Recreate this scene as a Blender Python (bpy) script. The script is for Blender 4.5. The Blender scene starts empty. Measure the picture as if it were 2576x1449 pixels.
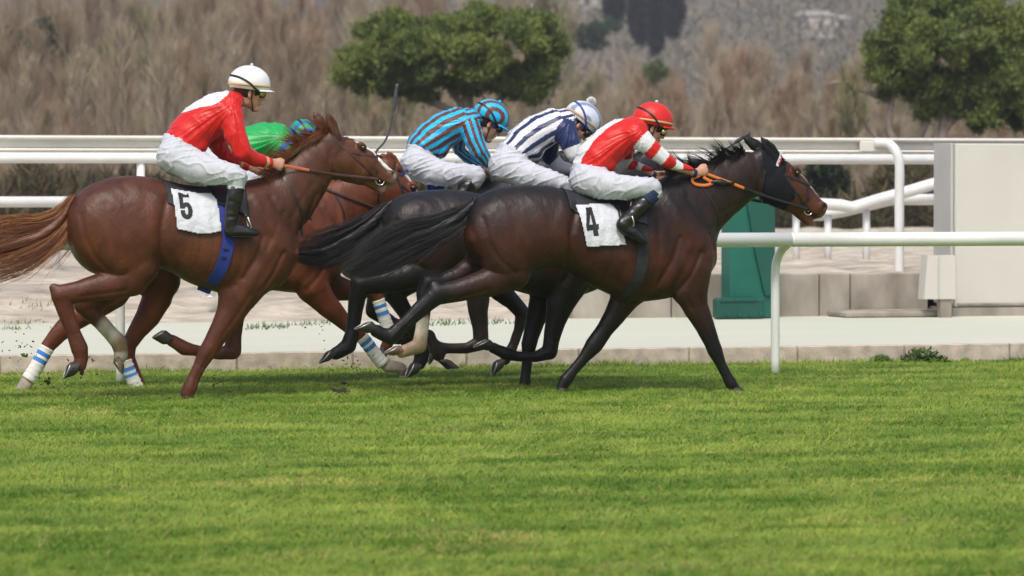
import bpy, math, random
import numpy as np
from mathutils import Vector, Matrix

# ------------------------------------------------------------------ camera
FPX = 10200.0                      # focal length in photo pixels (photo read at 2576 px wide)
YAW = math.radians(16.2)
PITCH = math.atan(269.5 / FPX)
CAMH = 1.57
CAM = np.array([-30.0 * math.sin(YAW), -30.0 * math.cos(YAW), CAMH])
FWD = np.array([math.sin(YAW) * math.cos(PITCH), math.cos(YAW) * math.cos(PITCH), -math.sin(PITCH)])
RGT = np.array([math.cos(YAW), -math.sin(YAW), 0.0])
UPV = np.cross(RGT, FWD)
S = bpy.context.scene
COL = S.collection
cam_d = bpy.data.cameras.new("camera")
cam = bpy.data.objects.new("camera", cam_d)
COL.objects.link(cam)
cam.matrix_world = Matrix(((RGT[0], UPV[0], -FWD[0], CAM[0]), (RGT[1], UPV[1], -FWD[1], CAM[1]),
                           (RGT[2], UPV[2], -FWD[2], CAM[2]), (0, 0, 0, 1)))
cam_d.sensor_width = 36.0
cam_d.lens = FPX / 2576.0 * 36.0
cam_d.clip_start = 0.5
cam_d.clip_end = 4000
cam_d.dof.use_dof = True
cam_d.dof.focus_distance = 30.0
cam_d.dof.aperture_fstop = 3.8
S.camera = cam
# ------------------------------------------------------------------ light
world = bpy.data.worlds.new("World"); S.world = world
world.use_nodes = True
wn = world.node_tree.nodes; wl = world.node_tree.links
bg = wn["Background"]
sky = wn.new("ShaderNodeTexSky"); sky.sky_type = 'NISHITA'; sky.sun_disc = False
SUN_EL, SUN_AZ = math.radians(56), math.radians(205)      # azimuth from +Y, clockwise
sky.sun_elevation = SUN_EL; sky.sun_rotation = SUN_AZ
sky.air_density = 1.0; sky.dust_density = 4.0; sky.ozone_density = 0.6
wl.new(sky.outputs[0], bg.inputs[0]); bg.inputs[1].default_value = 0.112
sun_d = bpy.data.lights.new("sun", 'SUN'); sun_d.energy = 1.5; sun_d.angle = math.radians(13)
sun_d.color = (1.0, 0.95, 0.88)
sun = bpy.data.objects.new("sun", sun_d); COL.objects.link(sun)
sd = Vector((math.sin(SUN_AZ) * math.cos(SUN_EL), math.cos(SUN_AZ) * math.cos(SUN_EL), math.sin(SUN_EL)))
sun.rotation_euler = sd.to_track_quat('Z', 'Y').to_euler(); sun.location = (0, 0, 30)
S.view_settings.view_transform = 'Standard'; S.view_settings.look = 'None'
S.view_settings.exposure = 0.62; S.view_settings.gamma = 1.0
S.cycles.max_bounces = 6; S.cycles.transparent_max_bounces = 4

rng = np.random.default_rng(7)
random.seed(7)
# ------------------------------------------------------------------ pixel -> world
FR = {'P': (1.0, 0, 0), 'A': (2.2497, 0, 402.5), 'B': (2.8418, 335.4, 134.2), 'C': (2.2497, 737.9, 402.5),
      'D': (2.2497, 1274.6, 402.5), 'E': (3.6009, 939.2, 214.7), 'F': (3.6009, 1341.6, 214.7),
      'G': (3.9993, 1677.1, 281.7), 'H': (2.2497, 1771.0, 335.4), 'K': (3.272, 771.5, 550.1)}

def px(fr, x, y):
    s, ox, oy = FR[fr]
    return x / s + ox, y / s + oy

def ray(X, Y):
    return FWD + RGT * ((X - 1288.0) / FPX) - UPV * ((Y - 724.5) / FPX)

def atY(fr, x, y, wy):
    """photo point -> world point on the vertical plane y = wy"""
    d = ray(*px(fr, x, y)); t = (wy - CAM[1]) / d[1]
    return CAM + d * t

def atZ(fr, x, y, wz):
    d = ray(*px(fr, x, y)); t = (wz - CAM[2]) / d[2]
    return CAM + d * t

def scl(fr, wy, X=1288):
    """metres per frame pixel near plane y = wy"""
    d = ray(X, 500); t = (wy - CAM[1]) / d[1]
    return t / FPX / FR[fr][0]

# ------------------------------------------------------------------ materials
MATS = {}
def new_mat(name):
    m = bpy.data.materials.new(name); m.use_nodes = True
    return m, m.node_tree.nodes, m.node_tree.links, m.node_tree.nodes["Principled BSDF"]

def mat(name, col=(0.5, 0.5, 0.5), rough=0.6, metal=0.0, attr=False, noise=0.0, nscale=20.0, bump=0.0, bscale=60.0,
        stretch=(1, 1, 1), sheen=0.0, coatw=0.0, vein=0.0, spec=0.5, col2=None, sub=0.0, bump2=0.0, b2scale=10.0, space='Object'):
    if name in MATS: return MATS[name]
    m, n, l, b = new_mat(name)
    b.inputs['Roughness'].default_value = rough; b.inputs['Metallic'].default_value = metal
    b.inputs['Specular IOR Level'].default_value = spec
    if sheen: b.inputs['Sheen Weight'].default_value = sheen
    if coatw: b.inputs['Coat Weight'].default_value = coatw; b.inputs['Coat Roughness'].default_value = 0.25
    if sub: b.inputs['Subsurface Weight'].default_value = sub; b.inputs['Subsurface Scale'].default_value = 0.01
    tc = n.new('ShaderNodeTexCoord'); mp = n.new('ShaderNodeMapping'); mp.inputs['Scale'].default_value = stretch
    l.new(tc.outputs[space], mp.inputs[0])
    if attr:
        a = n.new('ShaderNodeAttribute'); a.attribute_name = 'Col'; src = a.outputs['Color']
    else:
        r = n.new('ShaderNodeRGB'); r.outputs[0].default_value = (*col, 1); src = r.outputs[0]
    if noise:
        t = n.new('ShaderNodeTexNoise'); t.inputs['Scale'].default_value = nscale; t.inputs['Detail'].default_value = 5
        l.new(mp.outputs[0], t.inputs[0])
        mr = n.new('ShaderNodeMapRange'); mr.inputs[1].default_value = 0.3; mr.inputs[2].default_value = 0.7
        mr.inputs[3].default_value = 0; mr.inputs[4].default_value = 1
        l.new(t.outputs['Fac'], mr.inputs[0])
        mx = n.new('ShaderNodeMix'); mx.data_type = 'RGBA'
        l.new(mr.outputs[0], mx.inputs[0])
        if col2 is not None:
            l.new(src, mx.inputs[6]); mx.inputs[7].default_value = (*col2, 1)
        else:
            k1 = n.new('ShaderNodeMix'); k1.data_type = 'RGBA'; k1.blend_type = 'MULTIPLY'; k1.inputs[0].default_value = 1
            l.new(src, k1.inputs[6]); k1.inputs[7].default_value = (1 - noise, 1 - noise, 1 - noise, 1)
            k2 = n.new('ShaderNodeMix'); k2.data_type = 'RGBA'; k2.blend_type = 'MULTIPLY'; k2.inputs[0].default_value = 1
            l.new(src, k2.inputs[6]); k2.inputs[7].default_value = (1 + noise, 1 + noise, 1 + noise, 1)
            l.new(k1.outputs[2], mx.inputs[6]); l.new(k2.outputs[2], mx.inputs[7])
        src = mx.outputs[2]
    l.new(src, b.inputs['Base Color'])
    prev = None
    for amt, sc_, det in ((bump2, b2scale, 3), (bump, bscale, 6)):
        if amt:
            t = n.new('ShaderNodeTexNoise'); t.inputs['Scale'].default_value = sc_; t.inputs['Detail'].default_value = det
            l.new(mp.outputs[0], t.inputs[0])
            bp = n.new('ShaderNodeBump'); bp.inputs['Strength'].default_value = 1.0; bp.inputs['Distance'].default_value = amt
            l.new(t.outputs['Fac'], bp.inputs['Height'])
            if prev: l.new(prev, bp.inputs['Normal'])
            prev = bp.outputs[0]
    if vein:
        ns = n.new('ShaderNodeTexNoise'); ns.inputs['Scale'].default_value = 5; l.new(mp.outputs[0], ns.inputs[0])
        ad = n.new('ShaderNodeMix'); ad.data_type = 'RGBA'; ad.blend_type = 'LINEAR_LIGHT'; ad.inputs[0].default_value = .22; l.new(mp.outputs[0], ad.inputs[6]); l.new(ns.outputs['Color'], ad.inputs[7])
        vo = n.new('ShaderNodeTexVoronoi'); vo.feature = 'DISTANCE_TO_EDGE'; vo.inputs['Scale'].default_value = 6.5; l.new(ad.outputs[2], vo.inputs['Vector'])
        mv = n.new('ShaderNodeMapRange'); mv.inputs[1].default_value = 0; mv.inputs[2].default_value = .05; mv.inputs[3].default_value = 1; mv.inputs[4].default_value = 0; l.new(vo.outputs['Distance'], mv.inputs[0])
        bp = n.new('ShaderNodeBump'); bp.inputs['Strength'].default_value = .6; bp.inputs['Distance'].default_value = vein; l.new(mv.outputs[0], bp.inputs['Height'])
        if prev: l.new(prev, bp.inputs['Normal'])
        prev = bp.outputs[0]
    if prev: l.new(prev, b.inputs['Normal'])
    MATS[name] = m
    return m

# ------------------------------------------------------------------ object helpers
def mesh_obj(name, V, Fc, m, parent=None, root=None, cols=None, smooth=True, mats=None, midx=None, loc=None):
    V = np.asarray(V, dtype=np.float32).reshape(-1, 3)
    if root is not None: V = V - np.array(root.location, dtype=np.float32)
    if loc is not None: V = V - np.array(loc, dtype=np.float32)
    me = bpy.data.meshes.new(name)
    if isinstance(Fc, np.ndarray):
        nf, k = Fc.shape
        me.vertices.add(len(V)); me.vertices.foreach_set('co', V.ravel())
        me.loops.add(nf * k); me.loops.foreach_set('vertex_index', Fc.astype(np.int32).ravel())
        me.polygons.add(nf); me.polygons.foreach_set('loop_start', np.arange(0, nf * k, k, dtype=np.int32))
        me.update(calc_edges=True)
    else:
        me.from_pydata([tuple(map(float, v)) for v in V], [], Fc)
    me.validate()
    for mm in (mats or [m]): me.materials.append(mm)
    if midx is not None: me.polygons.foreach_set('material_index', np.asarray(midx, dtype=np.int32))
    me.polygons.foreach_set('use_smooth', np.full(len(me.polygons), smooth))
    if cols is not None:
        at = me.color_attributes.new('Col', 'FLOAT_COLOR', 'POINT')
        c4 = np.ones((len(V), 4), dtype=np.float32); c4[:, :3] = cols
        at.data.foreach_set('color', c4.ravel())
    me.update()
    o = bpy.data.objects.new(name, me); COL.objects.link(o)
    if parent is not None: o.parent = parent
    if loc is not None and parent is None: o.location = loc
    return o

def tag(o, label, cat, group=None, kind=None):
    if label: o['label'] = label
    if cat: o['category'] = cat
    if group: o['group'] = group
    if kind: o['kind'] = kind
    return o

def empty(name, loc, label, cat, group=None):
    o = bpy.data.objects.new(name, None); COL.objects.link(o); o.location = loc
    o.empty_display_size = 0.1
    return tag(o, label, cat, group)

class MB:
    """collects several shapes into one mesh"""
    def __init__(s): s.V = []; s.F = []; s.M = []; s.n = 0
    def add(s, V, F, mi=0):
        V = np.asarray(V, float); s.V.append(V)
        s.F += [tuple(i + s.n for i in f) for f in F]; s.M += [mi] * len(F); s.n += len(V)
    def box(s, c, d, mi=0, bev=0.0, R=None):
        x, y, z = [v / 2 for v in d]; b = min(bev, x * .9, y * .9, z * .9)
        if b <= 0:
            V = np.array([(i * x, j * y, k * z) for i in (-1, 1) for j in (-1, 1) for k in (-1, 1)])
            F = [(0, 1, 3, 2), (4, 6, 7, 5), (0, 4, 5, 1), (2, 3, 7, 6), (0, 2, 6, 4), (1, 5, 7, 3)]
        else:
            V = []; idx = {}
            for i in (-1, 1):
                for j in (-1, 1):
                    for k in (-1, 1):
                        for a in range(3):
                            p = [i * (x - b), j * (y - b), k * (z - b)]
                            p[a] = (i * x, j * y, k * z)[a]
                            idx[(i, j, k, a)] = len(V); V.append(p)
            F = []
            for a in range(3):
                u, v = (a + 1) % 3, (a + 2) % 3
                for sgn in (-1, 1):
                    q = []
                    for (p, r) in ((-1, -1), (1, -1), (1, 1), (-1, 1)):
                        t = [0, 0, 0]; t[a] = sgn; t[u] = p; t[v] = r; q.append(idx[(*t, a)])
                    F.append(tuple(q if sgn > 0 else q[::-1]))
            for a in range(3):
                u, v = (a + 1) % 3, (a + 2) % 3
                for p in (-1, 1):
                    for r in (-1, 1):
                        q = []
                        for (e, ax) in ((-1, u), (1, u), (1, v), (-1, v)):
                            t = [0, 0, 0]; t[a] = e; t[u] = p; t[v] = r; q.append(idx[(*t, ax)])
                        F.append(tuple(q))
            for i in (-1, 1):
                for j in (-1, 1):
                    for k in (-1, 1): F.append(tuple(idx[(i, j, k, a)] for a in range(3)))
            V = np.array(V)
        if R is not None: V = V @ np.array(R).T
        s.add(V + np.array(c), F, mi)
    def tube(s, P, r, n=10, mi=0, wr=None, cap=True, ref=(0, 1, 0), mf=None):
        """loft round/elliptic sections: r in the plane normal to ref, wr along ref"""
        P = np.asarray(P, float); N = len(P); r = np.broadcast_to(np.asarray(r, float), (N,))
        wr = r if wr is None else np.broadcast_to(np.asarray(wr, float), (N,))
        T = np.gradient(P, axis=0); T /= np.linalg.norm(T, axis=1)[:, None] + 1e-9
        ref = np.asarray(ref, float)
        V = []
        for i in range(N):
            b = ref - T[i] * ref.dot(T[i]); nb = np.linalg.norm(b)
            if nb < 1e-3:
                b = np.array([1., 0, 0]) - T[i] * T[i][0]; nb = np.linalg.norm(b)
            b /= nb; a = np.cross(b, T[i])
            for k in range(n):
                t = 2 * math.pi * k / n
                V.append(P[i] + a * r[i] * math.cos(t) + b * wr[i] * math.sin(t))
        F = []; M = []
        for i in range(N - 1):
            for k in range(n):
                F.append((i * n + k, i * n + (k + 1) % n, (i + 1) * n + (k + 1) % n, (i + 1) * n + k))
                M.append(mf(i / (N - 1.0)) if mf else mi)
        if cap:
            F.append(tuple(range(n))[::-1]); F.append(tuple((N - 1) * n + k for k in range(n))); M += [mi, mi]
        V = np.asarray(V); s.V.append(V); s.F += [tuple(i + s.n for i in f) for f in F]; s.M += M; s.n += len(V)
    def build(s, name, mats, parent=None, root=None, smooth=False, loc=None):
        mats = mats if isinstance(mats, list) else [mats]
        return mesh_obj(name, np.concatenate(s.V), s.F, None, parent, root, smooth=smooth, mats=mats, midx=s.M, loc=loc)

def spline(P, n):
    """Catmull-Rom through rows of P"""
    P = np.asarray(P, float); m = len(P)
    if m < 3:
        t = np.linspace(0, 1, n)[:, None]; return P[0] * (1 - t) + P[-1] * t
    Q = np.vstack([2 * P[0] - P[1], P, 2 * P[-1] - P[-2]])
    u = np.linspace(0, m - 1 - 1e-6, n); i = u.astype(int); f = (u - i)[:, None]
    a, b, c, d = Q[i], Q[i + 1], Q[i + 2], Q[i + 3]
    return 0.5 * ((2 * b) + (-a + c) * f + (2 * a - 5 * b + 4 * c - d) * f ** 2 + (-a + 3 * b - 3 * c + d) * f ** 3)

LAT = rng.random((32, 32, 32)).astype(np.float32)
def vnoise(P, scale=1.0, seed=0):
    Q = np.asarray(P) * scale + seed * 7.31; i = np.floor(Q).astype(int); f = Q - i; f = f * f * (3 - 2 * f)
    r = 0
    for a in (0, 1):
        for b in (0, 1):
            for c in (0, 1):
                w = (f[:, 0] if a else 1 - f[:, 0]) * (f[:, 1] if b else 1 - f[:, 1]) * (f[:, 2] if c else 1 - f[:, 2])
                r = r + w * LAT[(i[:, 0] + a) % 32, (i[:, 1] + b) % 32, (i[:, 2] + c) % 32]
    return r * 2 - 1

def sm(e0, e1, x):
    t = np.clip((x - e0) / (e1 - e0), 0, 1); return t * t * (3 - 2 * t)

# ------------------------------------------------------------------ signed-distance sculpting
class Field:
    def __init__(s, lo, hi, h):
        s.h = h; s.lo = np.array(lo, float); s.n = np.ceil((np.array(hi) - s.lo) / h).astype(int) + 1
        s.f = np.full(s.n, 0.5, dtype=np.float32)
    def sub(s, lo, hi):
        a = np.clip(np.floor((np.array(lo) - s.lo) / s.h).astype(int), 0, s.n - 1)
        b = np.clip(np.ceil((np.array(hi) - s.lo) / s.h).astype(int) + 1, 1, s.n)
        ax = [(s.lo[i] + np.arange(a[i], b[i]) * s.h).astype(np.float32) for i in range(3)]
        return (slice(a[0], b[0]), slice(a[1], b[1]), slice(a[2], b[2])), ax[0][:, None, None], ax[1][None, :, None], ax[2][None, None, :]
    def blend(s, sl, d, k):
        g = s.f[sl]
        if k > 0:
            e = np.maximum(k - np.abs(g - d), 0) / k; s.f[sl] = np.minimum(g, d) - e * e * k * 0.25
        else: s.f[sl] = np.minimum(g, d)
    def chain(s, st, k=0.02, grow=0.0):
        """st rows: x y z h w  (h = half thickness in the x-z plane, w = half width along y)"""
        st = np.asarray(st, float)
        lo = (st[:, :3] - np.maximum(st[:, 3], st[:, 4])[:, None]).min(0) - k - grow - 2 * s.h
        hi = (st[:, :3] + np.maximum(st[:, 3], st[:, 4])[:, None]).max(0) + k + grow + 2 * s.h
        sl, X, Y, Z = s.sub(lo, hi); best = None
        if len(st) == 1: st = np.vstack([st, st + np.array([1e-4, 0, 0, 0, 0])])
        for a, b in zip(st[:-1], st[1:]):
            A = a[:3]; D = b[:3] - A; L2 = D.dot(D) + 1e-9
            t = np.clip(((X - A[0]) * D[0] + (Y - A[1]) * D[1] + (Z - A[2]) * D[2]) / L2, 0, 1)
            hh = a[3] + grow + t * (b[3] - a[3]); ww = a[4] + grow + t * (b[4] - a[4]); q = hh / ww
            dx = X - A[0] - t * D[0]; dy = (Y - A[1] - t * D[1]) * q; dz = Z - A[2] - t * D[2]
            L = np.sqrt(dx * dx + dy * dy + dz * dz) + 1e-6
            g = np.sqrt(dx * dx + (q * dy) ** 2 + dz * dz) + 1e-6
            d = (L - hh) * L / g
            best = d if best is None else np.minimum(best, d)
        s.blend(sl, best.astype(np.float32), k)
    def ell(s, c, r, k=0.02, ang=0.0, carve=False):
        """ellipsoid radii r (along local x, y, local z) turned by ang in the x-z plane"""
        c = np.array(c, float); R = max(r) + k + 2 * s.h
        sl, X, Y, Z = s.sub(c - R, c + R); ca, sa = math.cos(ang), math.sin(ang)
        x = X - c[0]; y = Y - c[1]; z = Z - c[2]; u = x * ca + z * sa; v = -x * sa + z * ca
        k0 = np.sqrt((u / r[0]) ** 2 + (y / r[1]) ** 2 + (v / r[2]) ** 2) + 1e-6
        k1 = np.sqrt((u / r[0] ** 2) ** 2 + (y / r[1] ** 2) ** 2 + (v / r[2] ** 2) ** 2) + 1e-6
        d = (k0 * (k0 - 1) / k1).astype(np.float32)
        if carve:
            g = s.f[sl]; d = -d; e = np.maximum(k - np.abs(g - d), 0) / k
            s.f[sl] = np.maximum(g, d) + e * e * k * 0.25
        else: s.blend(sl, d, k)
    def loft(s, rows, yc, k=0.02, p=2.3):
        """rows: x ztop zbot w ; lengthwise body"""
        r = np.asarray(rows, float); r = r[np.argsort(r[:, 0])]
        xs = np.linspace(r[0, 0], r[-1, 0], 240); I = [np.interp(xs, r[:, 0], r[:, j]) for j in (1, 2, 3)]
        ker = np.hanning(19); ker /= ker.sum()
        I = [np.convolve(np.pad(v, 9, mode='edge'), ker, 'valid') for v in I]
        pad = 0.05
        sl, X, Y, Z = s.sub((xs[0] - pad, yc - .5, r[:, 2].min() - .1), (xs[-1] + pad, yc + .5, r[:, 1].max() + .1))
        x1 = X.ravel(); top, bot, w = [np.interp(x1, xs, v)[:, None, None] for v in I]
        out = np.maximum(np.maximum(xs[0] - x1, x1 - xs[-1]), 0)[:, None, None]
        hz = np.maximum((top - bot) / 2, .01); zc = (top + bot) / 2
        zz = (Z - zc) / hz
        wz = w * (1 - 0.10 * np.clip(zz, -1, 1))           # fuller low down
        q = (np.abs(zz) ** p + (np.abs(Y - yc) / wz) ** p) ** (1 / p)
        sl2 = np.gradient(hz.ravel(), x1) if len(x1) > 1 else 0 * x1
        cor = 1 / np.sqrt(1 + np.minimum(np.abs(sl2), 1.5) ** 2)[:, None, None]
        d = (q - 1) * np.minimum(hz, w) * cor
        d = np.where(out > 0, np.maximum(d, 0) + out, d)
        s.blend(sl, d.astype(np.float32), k)
    def emboss(s, P, amp, sig, yc, ymin=0.05):
        """groove (amp>0) or ridge (amp<0) following an x-z polyline on both flanks"""
        P = np.asarray(P, float)[:, [0, 2]]; m = sig * 3
        lo = P.min(0) - m; hi = P.max(0) + m
        sl, X, Y, Z = s.sub((lo[0], s.lo[1], lo[1]), (hi[0], s.lo[1] + s.n[1] * s.h, hi[1]))
        X = X[:, :, 0]; Zz = Z[:, 0, :]
        best = np.full((X.shape[0], Zz.shape[1]), 9.0)
        for a, b in zip(P[:-1], P[1:]):
            D = b - a; t = np.clip(((X - a[0]) * D[0] + (Zz - a[1]) * D[1]) / (D.dot(D) + 1e-9), 0, 1)
            best = np.minimum(best, (X - a[0] - t * D[0]) ** 2 + (Zz - a[1] - t * D[1]) ** 2)
        g = amp * np.exp(-best / sig ** 2)
        wy = sm(ymin * .4, ymin, np.abs(Y[0, :, 0] - yc))
        s.f[sl] += (g[:, None, :] * wy[None, :, None]).astype(np.float32)
    def cut(s, c, n):
        """keep the side where (p-c).n < 0"""
        c = np.array(c, float); n = np.array(n, float); n /= np.linalg.norm(n)
        sl, X, Y, Z = s.sub(s.lo, s.lo + s.n * s.h)
        d = (X - c[0]) * n[0] + (Y - c[1]) * n[1] + (Z - c[2]) * n[2]
        s.f = np.maximum(s.f, d.astype(np.float32))
    def sample(s, P):
        Q = (np.asarray(P) - s.lo) / s.h; Q = np.clip(Q, 0, s.n - 1.001); i = Q.astype(int); f = Q - i; r = 0
        for a in (0, 1):
            for b in (0, 1):
                for c in (0, 1):
                    w = (f[:, 0] if a else 1 - f[:, 0]) * (f[:, 1] if b else 1 - f[:, 1]) * (f[:, 2] if c else 1 - f[:, 2])
                    r = r + w * s.f[i[:, 0] + a, i[:, 1] + b, i[:, 2] + c]
        return r
    def near_y(s, X, Z, y0, y1, n=90):
        """first surface hit marching from y0 to y1 at (X,Z); nan when none"""
        X = np.asarray(X, float); Z = np.asarray(Z, float); ys = np.linspace(y0, y1, n)
        out = np.full(len(X), np.nan); prev = None
        for j, y in enumerate(ys):
            v = s.sample(np.stack([X, np.full_like(X, y), Z], 1))
            if prev is not None:
                hit = np.isnan(out) & (v < 0) & (prev >= 0)
                if hit.any():
                    t = prev[hit] / (prev[hit] - v[hit] + 1e-9); out[hit] = ys[j - 1] + (ys[j] - ys[j - 1]) * t
            prev = v
        return out
    def mesh(s):
        f = s.f; ins = f < 0; n = s.n - 1
        cnt = np.zeros(n, dtype=np.uint8)
        sls = (slice(0, -1), slice(1, None))
        for a in (0, 1):
            for b in (0, 1):
                for c in (0, 1): cnt += ins[sls[a], sls[b], sls[c]]
        act = (cnt > 0) & (cnt < 8); idx = np.argwhere(act)
        vid = np.full(n, -1, dtype=np.int32); vid[act] = np.arange(len(idx))
        cor = {}
        for a in (0, 1):
            for b in (0, 1):
                for c in (0, 1): cor[(a, b, c)] = f[idx[:, 0] + a, idx[:, 1] + b, idx[:, 2] + c]
        acc = np.zeros((len(idx), 3)); num = np.zeros(len(idx))
        ks = list(cor.keys())
        for p in ks:
            for ax in range(3):
                if p[ax]: continue
                q = list(p); q[ax] = 1; q = tuple(q); u, v = cor[p], cor[q]; m = (u < 0) != (v < 0)
                t = np.where(m, u / np.where(m, u - v, 1), 0)
                for j in range(3):
                    acc[:, j] += np.where(m, p[j] + (t if j == ax else 0), 0)
                num += m
        V = s.lo + (idx + acc / num[:, None]) * s.h
        Fs = []
        for ax in range(3):
            a = [slice(1, -1)] * 3; b = [slice(1, -1)] * 3; a[ax] = slice(0, -1); b[ax] = slice(1, None)
            A = ins[tuple(a)]; Bv = ins[tuple(b)]; e = np.argwhere(A != Bv)
            off = np.array([1, 1, 1]); off[ax] = 0; g = e + off
            inside = A[tuple(e.T)]
            u, v = (ax + 1) % 3, (ax + 2) % 3
            def cell(du, dv):
                c = g.copy(); c[:, u] += du; c[:, v] += dv
                return vid[tuple(c.T)]
            q = np.stack([cell(-1, -1), cell(0, -1), cell(0, 0), cell(-1, 0)], 1)
            q[~inside] = q[~inside][:, ::-1]
            Fs.append(q)
        F = np.concatenate(Fs); F = F[(F >= 0).all(1)]
        return V, F

def vnormals(V, F):
    n = np.cross(V[F[:, 2]] - V[F[:, 0]], V[F[:, 3]] - V[F[:, 1]]); N = np.zeros_like(V)
    for j in range(4): np.add.at(N, F[:, j], n)
    return N / (np.linalg.norm(N, axis=1)[:, None] + 1e-12)

def relax(V, F, it=1, lam=0.5):
    V = V.copy(); E = np.vstack([F[:, [0, 1]], F[:, [1, 2]], F[:, [2, 3]], F[:, [3, 0]]])
    deg = np.bincount(E[:, 0], minlength=len(V)) + np.bincount(E[:, 1], minlength=len(V))
    for _ in range(it):
        A = np.zeros_like(V)
        for j in range(3):
            A[:, j] = np.bincount(E[:, 0], V[E[:, 1], j], len(V)) + np.bincount(E[:, 1], V[E[:, 0], j], len(V))
        V += lam * (A / np.maximum(deg, 1)[:, None] - V)
    return V

def chain_dist(P, st, grow=0.0):
    """normalised distance (1 = on the surface) and running parameter 0..n-1 of points to a chain; plus in-plane side"""
    st = np.asarray(st, float); best = np.full(len(P), 99.0); tt = np.zeros(len(P)); vv = np.zeros(len(P))
    for i, (a, b) in enumerate(zip(st[:-1], st[1:])):
        D = b[:3] - a[:3]; R = P - a[:3]; t = np.clip(R @ D / (D @ D + 1e-9), 0, 1)
        h = a[3] + grow + t * (b[3] - a[3]); w = a[4] + grow + t * (b[4] - a[4]); Q = R - t[:, None] * D
        d = np.sqrt((Q[:, 0] / h) ** 2 + (Q[:, 1] / w) ** 2 + (Q[:, 2] / h) ** 2)
        nrm = np.array([-D[2], 0, D[0]]); nrm /= np.linalg.norm(nrm) + 1e-9
        m = d < best; best[m] = d[m]; tt[m] = i + t[m]; vv[m] = (Q @ nrm)[m] / h[m] if False else (Q[m] @ nrm) / h[m]
    return best, tt, vv
# ------------------------------------------------------------------ horses
M_COAT = mat('coat', attr=True, rough=0.44, vein=.0009, noise=0.30, nscale=9, bump=0.0022, bscale=85, bump2=0.008, b2scale=10, spec=0.30, sheen=0.0, stretch=(1, 1, .6))
M_HAIR = mat('hair', attr=True, rough=0.5, spec=0.4, noise=0.2, nscale=30, stretch=(.3, 1, 1))
M_HOOF = mat('hoof', (0.028, 0.023, 0.020), rough=0.6, noise=0.5, nscale=30, bump=0.002, bscale=50)
M_HOOFP = mat('hoof_pale', (0.16, 0.10, 0.06), rough=0.6, noise=0.5, nscale=40, bump=0.003, bscale=50)
M_SHOE = mat('shoe_metal', (0.40, 0.40, 0.38), rough=0.45, metal=0.8, noise=0.3, nscale=60)
M_EYE = mat('eye', (0.012, 0.007, 0.005), rough=0.06, spec=0.8)
M_STEEL = mat('steel', (0.75, 0.75, 0.74), rough=0.22, metal=1.0)
M_WHITECLOTH = mat('white_cloth', (0.60, 0.625, 0.68), rough=0.8, bump=0.002, bscale=60, bump2=0.022, b2scale=13, noise=0.05, nscale=9)
M_BLACKCLOTH = mat('black_cloth', (0.016, 0.017, 0.022), rough=0.75, bump=0.001, bscale=150, bump2=0.012, b2scale=12)
M_INK = mat('ink', (0.012, 0.012, 0.013), rough=0.7)
M_BLUEWEB = mat('blue_webbing', (0.012, 0.03, 0.24), rough=0.7, bump=0.0008, bscale=200)
M_BROWNLEATHER = mat('brown_leather', (0.06, 0.022, 0.016), rough=0.42, noise=0.3, nscale=40, spec=.5)
M_BLACKLEATHER = mat('black_leather', (0.012, 0.012, 0.013), rough=0.35, noise=0.3, nscale=40, spec=.55)
M_ORANGE = mat('orange_rein', (0.72, 0.19, 0.03), rough=0.6, bump=0.001, bscale=200)
M_ORANGEBR = mat('orange_brown_rein', (0.50, 0.13, 0.045), rough=0.6, bump=0.001, bscale=200)
M_BANDAGE = mat('bandage', (0.72, 0.71, 0.68), rough=0.85, bump=0.002, bscale=60, stretch=(.3, .3, 3), noise=0.12, nscale=20)
M_BANDBLUE = mat('bandage_blue', (0.05, 0.22, 0.62), rough=0.8)
M_HOODCLOTH = mat('hood_cloth', (0.006, 0.007, 0.012), rough=0.8, bump=0.001, bscale=200, bump2=.006, b2scale=14, spec=.25)

def hair_mesh(name, strands, r0, cols, parent, root, nseg=3):
    """strands: array (N, K, 3); r0 (N,) root radius"""
    Sx = np.asarray(strands); N, K, _ = Sx.shape
    T = np.gradient(Sx, axis=1); T /= np.linalg.norm(T, axis=2)[..., None] + 1e-9
    a = np.cross(T, np.array([0, 1., 0])); a /= np.linalg.norm(a, axis=2)[..., None] + 1e-9; b = np.cross(T, a)
    prof = np.concatenate([np.linspace(.8, 1, K // 3), np.linspace(1, .12, K - K // 3)])
    R = (np.asarray(r0)[:, None] * prof[None])[..., None]
    V = np.stack([Sx + R * (a * math.cos(t) + b * math.sin(t)) for t in [2 * math.pi * k / nseg for k in range(nseg)]], 2)
    base = (np.arange(N) * K * nseg)[:, None, None] + (np.arange(K - 1) * nseg)[None, :, None]
    k = np.arange(nseg)[None, None]; k2 = (k + 1) % nseg
    F = np.stack([base + k, base + k2, base + nseg + k2, base + nseg + k], -1).reshape(-1, 4)
    C = np.repeat(np.asarray(cols), K * nseg, axis=0)
    return mesh_obj(name, V.reshape(-1, 3), F, M_HAIR, parent, root, cols=C)

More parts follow.
